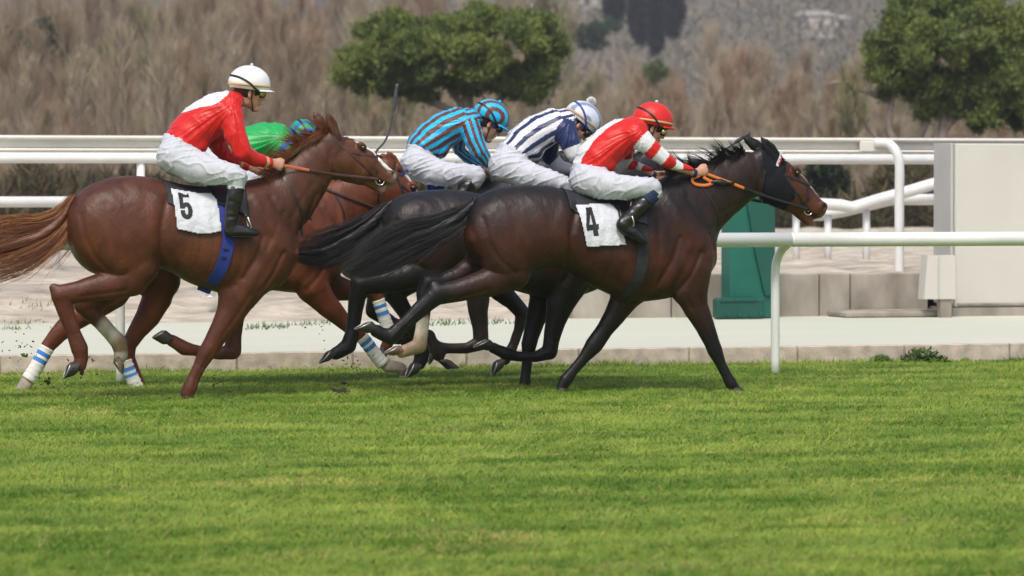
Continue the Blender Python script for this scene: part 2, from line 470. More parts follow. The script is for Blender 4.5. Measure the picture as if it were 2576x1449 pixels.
def hoof(fr, toe, heel, cor, ch, y, root, pale=False, pm=None):
    T, H, C = atY(fr, *toe, y), atY(fr, *heel, y), atY(fr, *cor, y)
    c = (T + H) / 2; a = (T - H) / 2; La = np.linalg.norm(a); u = a / La; ch = ch * scl(fr, y) * 1.05
    La = min(La, .075); a = u * La
    mb = MB(); n = 20; V = []; F = []
    ax = C - c
    rings = [(0, La * 1.0, 1.0), (.12, La * 1.03, 1.0), (.5, (La + ch) / 2 * 1.02, 1), (.85, ch * 1.03, 1), (1.0, ch * .98, 1), (1.12, ch * .75, 1)]
    for (t, ra, _) in rings:
        for k in range(n):
            th = 2 * math.pi * k / n; cs = math.cos(th)
            rr = ra * (1.0 if cs > 0 else .88)
            V.append(c + ax * t + u * rr * cs + np.array([0, ra * .86 * math.sin(th), 0]))
    for i in range(len(rings) - 1):
        for k in range(n): F.append((i * n + k, i * n + (k + 1) % n, (i + 1) * n + (k + 1) % n, (i + 1) * n + k))
    V.append(c + ax * 0.10); m = len(V) - 1
    for k in range(n): F.append((k, m, (k + 1) % n))
    V.append(C + ax * .12); F += [((len(rings) - 1) * n + k, (len(rings) - 1) * n + (k + 1) % n, m + 1) for k in range(n)]
    mb.add(V, F)
    ho = mb.build('hoof', pm or (M_HOOFP if pale else M_HOOF), root, root, smooth=True)
    P = []
    for k in range(17):
        th = -2.45 + 4.9 * k / 16
        P.append(c - ax * .02 + u * La * .92 * math.cos(th) + np.array([0, La * .80 * math.sin(th), 0]))
    s = MB(); s.tube(P, .0042, n=6, wr=.006, ref=ax / (np.linalg.norm(ax) + 1e-9))
    s.build('horseshoe', M_SHOE, ho, root, smooth=True)
    return ho

class Horse: pass

def poly_in(P, x, z):
    n = len(P); ins = np.zeros(len(x), bool); j = n - 1
    for i in range(n):
        xi, zi = P[i]; xj, zj = P[j]
        c = ((zi > z) != (zj > z)) & (x < (xj - xi) * (z - zi) / (zj - zi + 1e-12) + xi)
        ins ^= c; j = i
    return ins

def drape(H, name, fr, poly, m, parent, off=0.012, step=0.007, both=False, thick=0.005, wr=0.0, holes=None, ynear=.27):
    P = np.array([atY(fr, x, y, H.y - ynear)[[0, 2]] for x, y in poly])
    hp = [np.array([atY(fr, x, y, H.y - ynear)[[0, 2]] for x, y in h]) for h in (holes or [])]
    xs = np.arange(P[:, 0].min() - step, P[:, 0].max() + step, step); zs = np.arange(P[:, 1].min() - step, P[:, 1].max() + step, step)
    X, Z = np.meshgrid(xs, zs, indexing='ij'); nx, nz = X.shape; X = X.ravel(); Z = Z.ravel()
    Y = H.F.near_y(X, Z, H.y - .5, H.y, 70)
    ok = ~np.isnan(Y)
    cell = []; nid = lambda i, j: i * nz + j
    ii, jj = np.meshgrid(np.arange(nx - 1), np.arange(nz - 1), indexing='ij'); ii = ii.ravel(); jj = jj.ravel()
    q = np.stack([nid(ii, jj), nid(ii + 1, jj), nid(ii + 1, jj + 1), nid(ii, jj + 1)], 1)
    cx = X[q].mean(1); cz = Z[q].mean(1)
    keep = poly_in(P, cx, cz) & ok[q].all(1)
    for h in hp: keep &= ~poly_in(h, cx, cz)
    q = q[keep]
    if len(q) == 0: return None
    use = np.unique(q); mp = np.full(len(X), -1); mp[use] = np.arange(len(use)); q = mp[q]
    x, y, z = X[use], Y[use], Z[use]
    if wr: y = y - wr * (0.5 + 0.5 * vnoise(np.stack([x * 1.6, y * 0, z * .7], 1), 14, 3))
    V = np.stack([x, y - off, z], 1)
    if both:
        V2 = V.copy(); V2[:, 1] = 2 * H.y - V[:, 1]; o2 = mesh_obj(name, V2, q[:, ::-1].copy(), m, parent, H.root); md = o2.modifiers.new('thickness', 'SOLIDIFY'); md.thickness = thick or .003; md.offset = 1
    o = mesh_obj(name, V, q, m, parent, H.root)
    if thick:
        md = o.modifiers.new('thickness', 'SOLIDIFY'); md.thickness = thick; md.offset = 1
    return o

def wrap(H, name, fr, x0, x1, ytop, ybot, m, parent, off=0.012, xs=None, rgrow=0.0):
    """sheet over the back from flank to flank; ybot may be a pair (at x0, at x1)"""
    a = atY(fr, x0, ytop, H.y - .27); b = atY(fr, x1, ytop, H.y - .27)
    yb = ybot if isinstance(ybot, (tuple, list)) else (ybot, ybot)
    z0 = atY(fr, x0, yb[0], H.y - .27)[2]; z1 = atY(fr, x1, yb[1], H.y - .27)[2]
    nx = int((b[0] - a[0]) / .012) + 2; nt = 60; V = []
    X = np.linspace(a[0], b[0], nx)
    zc = np.interp(X, *H.zc)
    for i in range(nx):
        zb = z0 + (z1 - z0) * i / (nx - 1)
        th0 = math.atan2(zb - zc[i], .29)
        th = np.linspace(math.pi - th0, th0, nt)
        D = np.stack([np.zeros(nt), np.cos(th), np.sin(th)], 1); O = np.array([X[i], H.y, zc[i]])
        hit = np.full(nt, .3); prev = None
        for r in np.linspace(.62, .05, 70):
            v = H.F.sample(O + D * r)
            if prev is not None:
                k = (hit == .3) & (v < 0) & (prev >= 0); hit[k] = r + .008 * (v[k] / (v[k] - prev[k] + 1e-9))
            prev = v
        V.append(O + D * (hit + off)[:, None])
    V = np.concatenate(V); q = []
    for i in range(nx - 1):
        for j in range(nt - 1): q.append((i * nt + j, (i + 1) * nt + j, (i + 1) * nt + j + 1, i * nt + j + 1))
    o = mesh_obj(name, V, np.array(q), m, parent, H.root)
    md = o.modifiers.new('thickness', 'SOLIDIFY'); md.thickness = .006; md.offset = 1
    return o

def strap(H, name, fr, pts, width, m, parent, both=True, off=0.004, yn=.1, n=40, mb=None):
    P = spline([atY(fr, x, y, H.y - yn) for x, y in pts], n); x, z = P[:, 0], P[:, 2]
    t = np.gradient(np.stack([x, z], 1), axis=0); t /= np.linalg.norm(t, axis=1)[:, None] + 1e-9
    nx, nz = -t[:, 1], t[:, 0]; rows = []
    for s in (-.5, 0, .5):
        X = x + nx * width * s; Z = z + nz * width * s
        Y = H.F.near_y(X, Z, H.y - .5, H.y, 90)
        rows.append([X, Y, Z])
    R = np.array(rows)                                   # 3, 3(xyz), n
    Yc = R[:, 1, :]; ok = ~np.isnan(Yc).any(0)
    fb = np.nanmax(Yc) if ok.any() else H.y - .05
    Yc = np.where(np.isnan(Yc), fb, Yc); Yc = np.minimum(Yc, Yc.mean(0) + width * .6)
    ker = np.ones(3) / 3
    for i in range(3): Yc[i] = np.convolve(np.pad(Yc[i], 1, mode='edge'), ker, 'valid')
    R[:, 1, :] = Yc - off
    own = mb is None; mb = mb or MB()
    for sgn in ((1, -1) if both else (1,)):
        A = np.transpose(R, (2, 0, 1)).copy()            # n, 3, xyz
        B = A.copy(); B[..., 1] += off + .003
        if sgn < 0: A[..., 1] = 2 * H.y - A[..., 1]; B[..., 1] = 2 * H.y - B[..., 1]
        ring = np.stack([A[:, 0], A[:, 1], A[:, 2], B[:, 2], B[:, 0]], 1).reshape(-1, 3)
        F = []
        for i in range(n - 1):
            for k in range(5):
                f = (i * 5 + k, i * 5 + (k + 1) % 5, (i + 1) * 5 + (k + 1) % 5, (i + 1) * 5 + k)
                F.append(f if sgn > 0 else f[::-1])
        mb.add(ring, F)
    if own: return mb.build(name, m, parent, H.root, smooth=False)

# muscle relief drawn on the flank of the near chestnut (frame A), mapped on to every horse through its trunk
RELIEF = [  # pts, amp, sigma(m)
    ([(905, 215), (880, 300), (862, 400), (866, 500), (880, 585)], .016, .026),
    ([(840, 210), (810, 330), (800, 450), (820, 560)], -.010, .05),
    ([(425, 300), (450, 420), (505, 530), (590, 610)], .007, .018),
    ([(560, 250), (585, 400), (640, 540)], .005, .03),
    ([(930, 165), (960, 200), (1000, 215)], -.008, .03),
    ([(1500, 190), (1545, 290), (1610, 400), (1650, 500)], .010, .022),
    ([(1400, 190), (1460, 330), (1560, 480)], -.008, .035),
    ([(1440, 420), (1400, 540), (1330, 660)], .010, .020),
    ([(1560, 520), (1500, 640), (1430, 740)], .010, .018),
    ([(1500, 470), (1430, 590), (1370, 700)], -.010, .035),
    ([(1330, 300), (1330, 450), (1310, 600), (1290, 700)], .006, .02),
    ([(1230, 400), (1220, 560), (1180, 680)], .0025, .012), ([(1160, 400), (1150, 540), (1110, 660)], .0025, .012),
    ([(1090, 420), (1075, 540), (1030, 640)], .0022, .012), ([(1020, 420), (1000, 520), (960, 600)], .002, .012),
    ([(960, 560), (1060, 650), (1180, 705)], -.004, .03),
]

def build_horse(sp):
    H = Horse(); y = H.y = sp['y']; H.sp = sp
    fr = sp['fr']; k = scl(fr, y)
    rows = []
    for (X, t, b, w) in sp['trunk']:
        T = atY(fr, X, t, y); Bt = atY(fr, X, b, y); rows.append((T[0], T[2], Bt[2], w))
    rows = np.array(rows); rows = rows[np.argsort(rows[:, 0])]
    H.zc = (rows[:, 0], (rows[:, 1] + rows[:, 2]) / 2)
    P3 = atY('P', *sp['poll'], y); N3 = atY('P', *sp['nose'], y); L = np.linalg.norm(N3 - P3)
    u = (N3 - P3) / L; v = np.array([-u[2], 0, u[0]])
    H.hd = (P3, u, v, L)
    hp = lambda a, b, yo=0: P3 + u * a * L + v * b * L + np.array([0, yo * L, 0])
    legs = []
    for lg in sp['legs']:
        yo = lg['y']; st = []; f2 = lg.get('fr', fr); kk = scl(f2, y + yo)
        for q in lg['pts']:
            p = atY(f2, q[0], q[1], y + yo); h = q[2] * kk; w = q[3] if len(q) > 3 else min(h * .76, .105)
            oy = q[4] if len(q) > 4 else 0
            st.append((p[0], p[1] + oy, p[2], h, w))
        legs.append(np.array(st))
    neck = []
    for (f2, a, b, h, w) in sp['neck']:
        p = atY(f2, a, b, y); neck.append((p[0], y, p[2], h * scl(f2, y), w))
    allp = np.vstack([np.array([[r[0], y, r[1]] for r in rows]), np.array([[r[0], y, r[2]] for r in rows])] + [l[:, :3] for l in legs] +
                     [np.array(neck)[:, :3], hp(1.05, 0)[None], hp(0, .2)[None]])
    lo = allp.min(0) - .12; hi = allp.max(0) + .12; lo[1] = y - .42; hi[1] = y + .42
    F = H.F = Field(lo, hi, sp.get('vox', .009))
    F.loft(rows, y, 0)
    F.chain(neck, .10)
    # head
    hc = [(.05, -.10, .125, .10), (.20, -.155, .20, .125), (.349, -.180, .262, .145), (.55, -.150, .232, .13), (.70, -.125, .175, .10), (.80, -.120, .150, .088),
          (.887, -.118, .132, .088), (.945, -.095, .100, .082)]
    F.chain([(*hp(a, b), h * L, w * L) for a, b, h, w in hc], .035)
    F.chain([(*hp(a, b), h * L, w * L) for a, b, h, w in [(.45, -.34, .09, .07), (.70, -.262, .075, .055), (.86, -.262, .062, .05), (.935, -.272, .055, .055)]], .025)
    F.ell(hp(.30, -.26, 0), (.17 * L, .12 * L, .15 * L), .03)
    for sg in (-1, 1):
        F.ell(hp(.425, .050, .105 * sg), (.065 * L, .045 * L, .045 * L), .02, math.atan2(u[2], u[0]))
        F.ell(hp(.945, -.045, .058 * sg), (.06 * L, .035 * L, .05 * L), .02)
        F.ell(hp(.965, -.035, .090 * sg), (.030 * L, .034 * L, .044 * L), .010, math.atan2(u[2], u[0]) + .5, carve=True)
        F.ell(hp(.445, .035, .150 * sg), (.042 * L, .028 * L, .030 * L), .015, math.atan2(u[2], u[0]), carve=True)
    em = lambda pts, a, s: F.emboss([hp(*q) for q in pts], a, s, y, .03)
    em([(.60, -.30), (.56, -.16), (.46, -.08)], .004, .014)
    em([(.10, -.20), (.16, -.36), (.28, -.44)], .006, .018)
    em([(.50, -.035), (.62, -.07), (.74, -.10)], -.006, .012)
    em([(.60, .01), (.74, -.02), (.86, -.04)], .004, .014)
    em([(1.0, -.175), (.93, -.20), (.84, -.205)], .030, .008)
    em([(.22, .00), (.34, .01)], .006, .02)
    # ears
    for sg, tip, (eu, ev) in zip((-1, 1), sp['ears'], sp.get('earb', [(.08, .0), (.03, .0)])):
        b0 = hp(eu, ev, .075 * sg); t0 = atY('P', *tip, y + .055 * sg * L * 1.6)
        t0 = t0; ch = [(*(b0 * (1 - s) + t0 * s + v * .0), h * L, w * L) for s, h, w in ((-.15, .055, .045), (.15, .058, .045), (.42, .070, .042), (.72, .050, .028), (1.0, .010, .010))]
        F.chain(ch, .018)
        mid = b0 * .55 + t0 * .45 + np.array([0, .036 * sg * L, 0]) + u * .02 * L
        d = t0 - b0; F.ell(mid, (np.linalg.norm(d) * .36, .022 * L, .026 * L), .01, math.atan2(d[2], d[0]), carve=True)
    for l, lg in zip(legs, sp['legs']): F.chain(l, lg.get('k', .035))
    for (f2, x_, y_, r1, r2, yo, w, kk) in sp.get('bulges', []):
        p = atY(f2, x_, y_, y + yo); s_ = scl(f2, y + yo); F.ell(p, (r1 * s_, w, r2 * s_), kk)
    # relief
    xr0, xr1 = rows[0, 0], rows[-1, 0]
    def mapA(q):
        fx = (q[0] - 375) / 1295.0; X = xr0 + fx * (xr1 - xr0)
        top, bot = np.interp(X, rows[:, 0], rows[:, 1]), np.interp(X, rows[:, 0], rows[:, 2])
        a = [375, 400, 450, 520, 620, 740, 850, 950, 1050, 1150, 1250, 1350, 1430, 1500, 1570, 1630, 1670]
        ta = [330, 240, 172, 132, 98, 87, 104, 130, 148, 152, 140, 120, 115, 150, 250, 350, 440]
        ba = [430, 500, 560, 620, 640, 640, 620, 635, 690, 725, 757, 765, 762, 745, 725, 660, 560]
        tt, bb = np.interp(q[0], a, ta), np.interp(q[0], a, ba); f = (q[1] - tt) / (bb - tt)
        return np.array([X, 0, top + f * (bot - top)])
    for pts, amp, sg in RELIEF: F.emboss([mapA(q) for q in pts], amp, sg, y, .10)
    for (f2, pts, amp, sg) in sp.get('relief', []):
        F.emboss([atY(f2, a, b, y - .12) for a, b in pts], amp, sg, y, .02)
    for l, lg in zip(legs, sp['legs']):                # tendon and bone lines down the cannons, gaskin, forearm
        for i in range(1, len(l) - 3):
            a, b_ = l[i], l[i + 1]; D = b_[:3] - a[:3]; D /= np.linalg.norm(D) + 1e-9; nn = np.array([-D[2], 0, D[0]])
            if a[3] < .075:
                for off, amp in ((.30, .0042), (-.42, .0022)):
                    P_ = [a[:3] + nn * a[3] * off, b_[:3] + nn * b_[3] * off]
                    if lg['y'] < 0: F.emboss(P_, amp, .0085, y, .02)
    V, Q = F.mesh()
    V = relax(V, Q, 2, .35); N = vnormals(V, Q)
    gf = sm(.35, .75, V[:, 2]); rg = 1 - 2 * np.abs(vnoise(np.stack([V[:, 0] * 9 + V[:, 2] * 6, V[:, 1] * 5, V[:, 2] * 4 - V[:, 0] * 3], 1), 1, 7))
    V = V + N * ((0.0045 * vnoise(V, 6, 1) + .0017 * rg) * (.35 + .65 * gf) + .0012 * vnoise(V * np.array([1, 1, .6]), 26, 2))[:, None]
    # coat colour (own dark points, socks, blaze; nostril and mouth shade painted in)
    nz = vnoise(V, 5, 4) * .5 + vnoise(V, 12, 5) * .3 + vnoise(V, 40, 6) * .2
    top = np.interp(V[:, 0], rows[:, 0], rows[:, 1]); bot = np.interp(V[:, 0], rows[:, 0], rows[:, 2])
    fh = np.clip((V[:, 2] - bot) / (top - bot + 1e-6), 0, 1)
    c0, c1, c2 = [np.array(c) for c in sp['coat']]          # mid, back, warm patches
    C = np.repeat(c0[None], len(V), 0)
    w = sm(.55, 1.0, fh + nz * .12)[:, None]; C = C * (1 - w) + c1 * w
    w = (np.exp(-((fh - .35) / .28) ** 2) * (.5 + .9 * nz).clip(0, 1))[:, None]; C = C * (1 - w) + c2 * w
    R_ = V - P3; hu = R_ @ u / L; hv = R_ @ v / L; hy = (V[:, 1] - y) / L
    ishead = (hu > -.02) & (V[:, 0] > neck[-1][0] - .1) & (np.abs(hv) < .6)
    if 'headcol' in sp:
        w = (sm(.10, .30, hu) * ishead)[:, None] * (.8 + .2 * nz[:, None]); C = C * (1 - w) + np.array(sp['headcol']) * w
    if 'neckcol' in sp:
        nb = np.array(neck); w = ((1 - sm(1.1, 1.3, chain_dist(V, nb)[0])) * sm(nb[0, 0] - .05, nb[1, 0] + .05, V[:, 0]) * (1 - sm(.10, .25, hu) * ishead))[:, None]; C = C * (1 - w) + np.array(sp['neckcol']) * w
    dn = np.minimum.reduce([np.linalg.norm(V - hp(.968, -.035, .098 * s_), axis=1) for s_ in (-1, 1)]); w = (1 - sm(.016, .028, dn))[:, None]; C = C * (1 - w) + np.array((.02, .012, .01)) * w  # painted shade inside the nostril hollows
    mp_ = np.minimum.reduce([np.linalg.norm(V - hp(a_, b_, 0), axis=1) for a_, b_ in ((1., -.18), (.96, -.19), (.92, -.20), (.88, -.205), (.84, -.205))] if False else [np.abs(hv + .19 + .10 * (.95 - hu)) * L + 9 * ((hu < .82) | ~ishead)]); w = (1 - sm(.005, .011, mp_))[:, None]; C = C * (1 - w * .8) + np.array((.03, .015, .013)) * w * .8  # painted shade along the mouth crease
    for fn in sp.get('paint', []): C = fn(C, V, hu, hv, hy, ishead, nz)
    for l, lg in zip(legs, sp['legs']):
        d, t, _ = chain_dist(V, l)
        for (t0, col_, soft) in lg.get('paint', []):
            ww = ((1 - sm(1.25, 1.6, d)) * sm(t0 - soft, t0 + soft, t + nz * .25))[:, None]
            C = C * (1 - ww) + np.array(col_) * ww * (1 + (.55 * nz[:, None] if max(col_) > .2 else 0))
    gx = atY(fr, sp['trunk'][0][0], 600, y)[0]
    H.root = empty(sp['name'], (float(rows[:, 0].mean()), y, 0.0), sp['label'], 'horse', sp.get('group'))
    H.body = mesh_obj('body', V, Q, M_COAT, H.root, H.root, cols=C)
    # eyes
    for sg in (-1, 1):
        mb = MB(); c = hp(.445, .033, .124 * sg); r = .0215; n = 14; VV = []; FF = []
        for i in range(9):
            a = math.pi * i / 8
            for j in range(n):
                bb = 2 * math.pi * j / n; VV.append(c + r * np.array([math.sin(a) * math.cos(bb), .8 * math.cos(a), math.sin(a) * math.sin(bb)]))
        for i in range(8):
            for j in range(n): FF.append((i * n + j, i * n + (j + 1) % n, (i + 1) * n + (j + 1) % n, (i + 1) * n + j))
        mb.add(VV, FF); mb.build('eye', M_EYE, H.root, H.root, smooth=True)
    # hooves
    for l, lg in zip(legs, sp['legs']):
        if 'hoof' in lg:
            toe, heel, cor, ch = lg['hoof']; hoof(lg.get('fr', fr), toe, heel, cor, ch, y + lg['y'] + lg.get('hy', 0), H.root, lg.get('pale', False))
        if 'bandage' in lg:
            bt, grow = lg['bandage']; f2 = lg.get('fr', fr); kk = scl(f2, y + lg['y'])
            P = np.array([np.append(atY(f2, a, b, y + lg['y']), c * kk * grow) for a, b, c in bt])
            P = spline(P, 28); wav = 1 + .03 * np.sin(np.arange(28) * 1.6)
            mb = MB(); mb.tube(P[:, :3], P[:, 3] * wav, n=16, wr=P[:, 3] * .86 * wav, mf=lambda t: 1 if any(a < t < b for a, b in lg['stripes']) else 0)
            mb.build('leg_bandage', [M_BANDAGE, M_BANDBLUE], H.root, H.root, smooth=True)
    # tail
    if 'tail' in sp:
        tl = sp['tail']; ce = np.array([np.append(atY('P', a, b, y), c * scl('P', y)) for a, b, c in tl['pts']])
        n, K = tl['n'], 30; st = []; cols = []
        hr = np.random.default_rng(int(y * 100) + 5)
        core = spline(ce, 24); cf = Field(core[:, :3].min(0) - .25, core[:, :3].max(0) + .25, .012)
        cr = np.array([(p[0], y, p[2], max(p[3] * tl.get('core', .62) * (1 - (i / 23) ** 2 * .75), .006), max(.02, min(.075, p[3] * .5) * (1 - (i / 23) * .6))) for i, p in enumerate(core[:21])])
        cf.chain(cr, .01); cv, cq = cf.mesh(); cn = vnormals(cv, cq); dd, tp, vv = chain_dist(cv, cr)
        cv = cv + cn * (.007 * vnoise(np.stack([tp * .6, vv * 5, cv[:, 1] * 20], 1), 1.5, 2))[:, None]
        cc = np.array(tl['cols'][0]) * .55
        for i in range(n):
            if i % 14 == 0:
                S0 = hr.uniform(-1, 1); S1 = np.clip(S0 + hr.normal(0, .30), -1.3, 1.3); Y0 = hr.uniform(-.02, .02); Y1_ = hr.normal(-.01, .05)
                T0 = hr.uniform(0, .22) if hr.random() < .6 else hr.uniform(.1, .45); T1 = hr.uniform(.74, 1.0) if abs(S0) < .8 else hr.uniform(.55, .95); ff = hr.uniform(3, 10); pp_ = hr.uniform(0, 6); lc = hr.uniform(.6, 1.3)
            s0 = S0 + hr.normal(0, .16); s1 = S1 + hr.normal(0, .15); yy0 = Y0; yy1 = Y1_ + hr.normal(0, .008); t0 = np.clip(T0 + hr.normal(0, .02), 0, 1); t1 = min(1, T1 + hr.normal(0, .03))
            if hr.random() < .10: s1 += hr.normal(0, .45)
            g = spline(ce, 100); tt = np.linspace(t0, t1, K); ii = tt * 99
            c = np.stack([np.interp(ii, np.arange(100), g[:, j]) for j in range(4)], 1)
            tg = np.gradient(c[:, :3], axis=0); tg /= np.linalg.norm(tg, axis=1)[:, None] + 1e-9
            nn = np.stack([-tg[:, 2], 0 * tg[:, 0], tg[:, 0]], 1); r = np.linspace(0, 1, K)
            sp_ = s0 + (s1 - s0) * r + .17 * np.sin(r * ff * .8 + pp_) * r
            c3 = c[:, :3] + nn * (c[:, 3] * sp_)[:, None]
            c3[:, 1] += yy0 + (yy1 - yy0) * r + .012 * np.sin(r * 7 + pp_) * r; c3[:, 2] += hr.normal(0, .008) * r ** 3
            st.append(c3); q = np.clip(lc - .6 + hr.normal(0, .12), 0, 1); cols.append(np.array(tl['cols'][0]) * (1 - q) + np.array(tl['cols'][1]) * q)
        cols = np.array(cols) * hr.uniform(.85, 1.15, (n, 1))
        o = hair_mesh('tail', st, hr.uniform(.0011, .0026, n), cols, H.root, H.root)
        mesh_obj('tail_core', cv, cq, M_HAIR, o, H.root, cols=np.repeat(cc[None], len(cv), 0))
    for mn in sp.get('mane', []):
        ce = spline([atY(mn['fr'], a, b, y) for a, b in mn['pts']], 100); n, K = mn['n'], 14; st = []; cols = []
        hr = np.random.default_rng(31 + int(y * 10))
        for i in range(n):
            if i % 16 == 0:                             # a new lock
                t = hr.uniform(0, 99); lie = hr.random() < mn.get('lie', .55); fl = hr.uniform(0, 1); ln0 = mn['len'] * hr.uniform(.65, 1.35)
                dv = np.array([mn['dir'][0] + hr.normal(0, mn.get('sp', .35)), -.3 + hr.normal(0, .3), mn['dir'][1] * .75 + hr.normal(0, mn.get('sp', .35) * .7)])
                if lie: dv = np.array([-.55 + hr.normal(0, .25), -.6, -.45 + hr.normal(0, .3)])
                cv_ = np.array([-.7, -.05, hr.uniform(-.5, .35)]) if not lie else np.array([-.4, 0, -.15]); ph = hr.uniform(0, 6)
            b = ce[int(np.clip(t + hr.normal(0, 1.6), 0, 99))] + np.array([0, hr.normal(0, .014), hr.uniform(-.035, .0)])
            ln = ln0 * hr.uniform(.75, 1.1); r = np.linspace(0, 1, K)[:, None]
            c = b + (dv + hr.normal(0, .07, 3)) * ln * r + cv_ * ln * r ** 2 * .8 + .009 * np.sin(r * 6 + ph) * r
            st.append(c); q = hr.random(); cols.append((np.array(mn['cols'][0]) * (1 - q) + np.array(mn['cols'][1]) * q) * hr.uniform(.7, 1.2))
        hair_mesh('mane', st, hr.uniform(.0014, .003, n), cols, H.root, H.root)
    return H

def headpt(H, a, b, yo=0):
    P3, u, v, L = H.hd; return P3 + u * a * L + v * b * L + np.array([0, yo, 0])

def bridle(H, m, rein_m, grip_m, hand, grip_frac=.35, throat=True, noseband=True, brow=None, ring=.032, neckstrap=None, w=.016):
    """canonical racing bridle on head coordinates"""
    P3, u, v, L = H.hd; mb = MB()
    def S(pts, ww=w):
        pp = [headpt(H, *q) for q in pts]; P = spline(pp, 36)
        # reuse strap with world points
        x, z = P[:, 0], P[:, 2]; t = np.gradient(np.stack([x, z], 1), axis=0); t /= np.linalg.norm(t, axis=1)[:, None] + 1e-9
        rows = []
        for s in (-.5, .5):
            X = x - t[:, 1] * ww * s; Z = z + t[:, 0] * ww * s; Y = H.F.near_y(X, Z, H.y - .3, H.y, 80)
            Y = np.where(np.isnan(Y), np.nanmax(Y) if (~np.isnan(Y)).any() else H.y - .03, Y); rows.append((X, Y, Z))
        R = np.array(rows)
        for i in range(2): R[i, 1] = np.convolve(np.pad(R[i, 1], 2, mode='edge'), np.ones(5) / 5, 'valid')
        R[:, 1] = np.minimum(R[:, 1], R[:, 1].mean(0) + .006)
        for sg in (1, -1):
            A = np.transpose(R, (2, 0, 1)).copy(); B = A.copy(); A[..., 1] -= .006; B[..., 1] += .004
            if sg < 0: A[..., 1] = 2 * H.y - A[..., 1]; B[..., 1] = 2 * H.y - B[..., 1]
            ring_ = np.stack([A[:, 0], A[:, 1], B[:, 1], B[:, 0]], 1).reshape(-1, 3)
            mb.add(ring_, [(i * 4 + k, i * 4 + (k + 1) % 4, (i + 1) * 4 + (k + 1) % 4, (i + 1) * 4 + k) for i in range(35) for k in range(4)])
    S([(.03, .0), (.10, -.06), (.30, -.10), (.60, -.15), (.83, -.19)])
    S([(.14, -.03), (.20, .03), (.24, .055)])
    if noseband: S([(.66, .06), (.70, -.04), (.735, -.14), (.74, -.25)]); S([(.30, -.10), (.52, -.02), (.68, .05)], w * .8)
    if throat: S([(.08, -.06), (.14, -.22), (.26, -.40), (.38, -.47)], w * .7)
    br = mb.build('bridle', m, H.root, H.root)
    if brow: brow(H, br)
    bit = headpt(H, .845, -.195, 0)
    yy = H.F.near_y(np.array([bit[0]]), np.array([bit[2]]), H.y - .3, H.y, 80)[0]; yb = (H.y - .055) if np.isnan(yy) else yy
    rg = MB()
    for sg in (-1, 1):
        c = np.array([bit[0], H.y + sg * (H.y - yb + .010), bit[2]])
        P = [c + ring * (u * math.cos(a) + v * math.sin(a)) for a in np.linspace(0, 2 * math.pi, 25)]
        rg.tube(P, .0042, n=6, cap=False)
    rg.tube([np.array([bit[0], yb - .01, bit[2]]), np.array([bit[0], 2 * H.y - yb + .01, bit[2]])], .006, n=6, ref=(0, 0, 1))
    rg.build('bit', M_STEEL, br, H.root, smooth=True)
    # reins
    rr = MB()
    for sg, hd in zip((-1, 1), hand):
        a = np.array([bit[0], H.y + sg * (H.y - yb + .014), bit[2]]) - u * ring * .7; b = np.array(hd)
        mid = (a + b) / 2 + np.array([0, 0, -.012 - .01 * (sg > 0)])
        P = spline([a, mid, b], 26)
        Yn = H.F.near_y(P[:, 0], P[:, 2], H.y - .5, H.y, 100); Yn = np.where(np.isnan(Yn), 9, Yn) - .014
        if sg < 0: P[:, 1] = np.minimum(P[:, 1], Yn)
        else: P[:, 1] = np.maximum(P[:, 1], 2 * H.y - np.where(Yn > 8, H.y, Yn))
        for _ in range(2): P[1:-1, 1] = (P[:-2, 1] + P[1:-1, 1] * 2 + P[2:, 1]) / 4
        if sg < 0: P[1:-1, 1] = np.minimum(P[1:-1, 1], Yn[1:-1] + .004)
        rr.tube(P, .011, n=6, wr=.004, mf=lambda t: 1 if t > 1 - grip_frac else 0)
    rr.build('reins', [rein_m, grip_m], H.root, H.root)
    return br
# ------------------------------------------------------------------ people
M_SKIN = mat('skin', (0.58, 0.30, 0.21), rough=0.5, noise=0.12, nscale=14, sub=0.15, bump=0.0006, bscale=250)
M_SATIN = mat('silks', attr=True, rough=0.40, bump2=0.008, b2scale=9, bump=0.0015, bscale=45, sheen=.1, spec=.42)
M_BREECH = mat('breeches', (0.52, 0.54, 0.60), rough=0.62, bump2=0.010, b2scale=9, bump=0.0015, bscale=60, spec=.3)
M_BOOT = mat('boot_leather', (0.010, 0.010, 0.011), rough=0.3, bump2=0.008, b2scale=16, bump=.0015, bscale=60, spec=.6)
M_SOCK = mat('navy_sock', (0.014, 0.024, 0.07), rough=0.8)
M_LENSY = mat('goggle_lens', (0.30, 0.28, 0.02), rough=0.08, spec=.9, coatw=1)
M_LENSD = mat('goggle_dark', (0.02, 0.02, 0.02), rough=0.08, spec=.9)
M_GOG = mat('goggle_frame', (0.012, 0.012, 0.012), rough=0.4)
M_GOGBLUE = mat('strap_blue', (0.02, 0.05, 0.22), rough=0.6)
M_HELM = mat('helmet_cover', attr=True, rough=0.5, bump2=0.006, b2scale=18, sheen=.1)
M_BAND = mat('elastic_band', (0.55, 0.36, 0.18), rough=0.7)
M_HAIRM = mat('human_hair', (0.03, 0.018, 0.012), rough=0.6)
M_WHIP = mat('whip', (0.05, 0.055, 0.07), rough=0.5, noise=.4, nscale=60)
M_POMPOM = mat('pompom', (0.8, 0.8, 0.8), rough=.9, bump=.01, bscale=60)

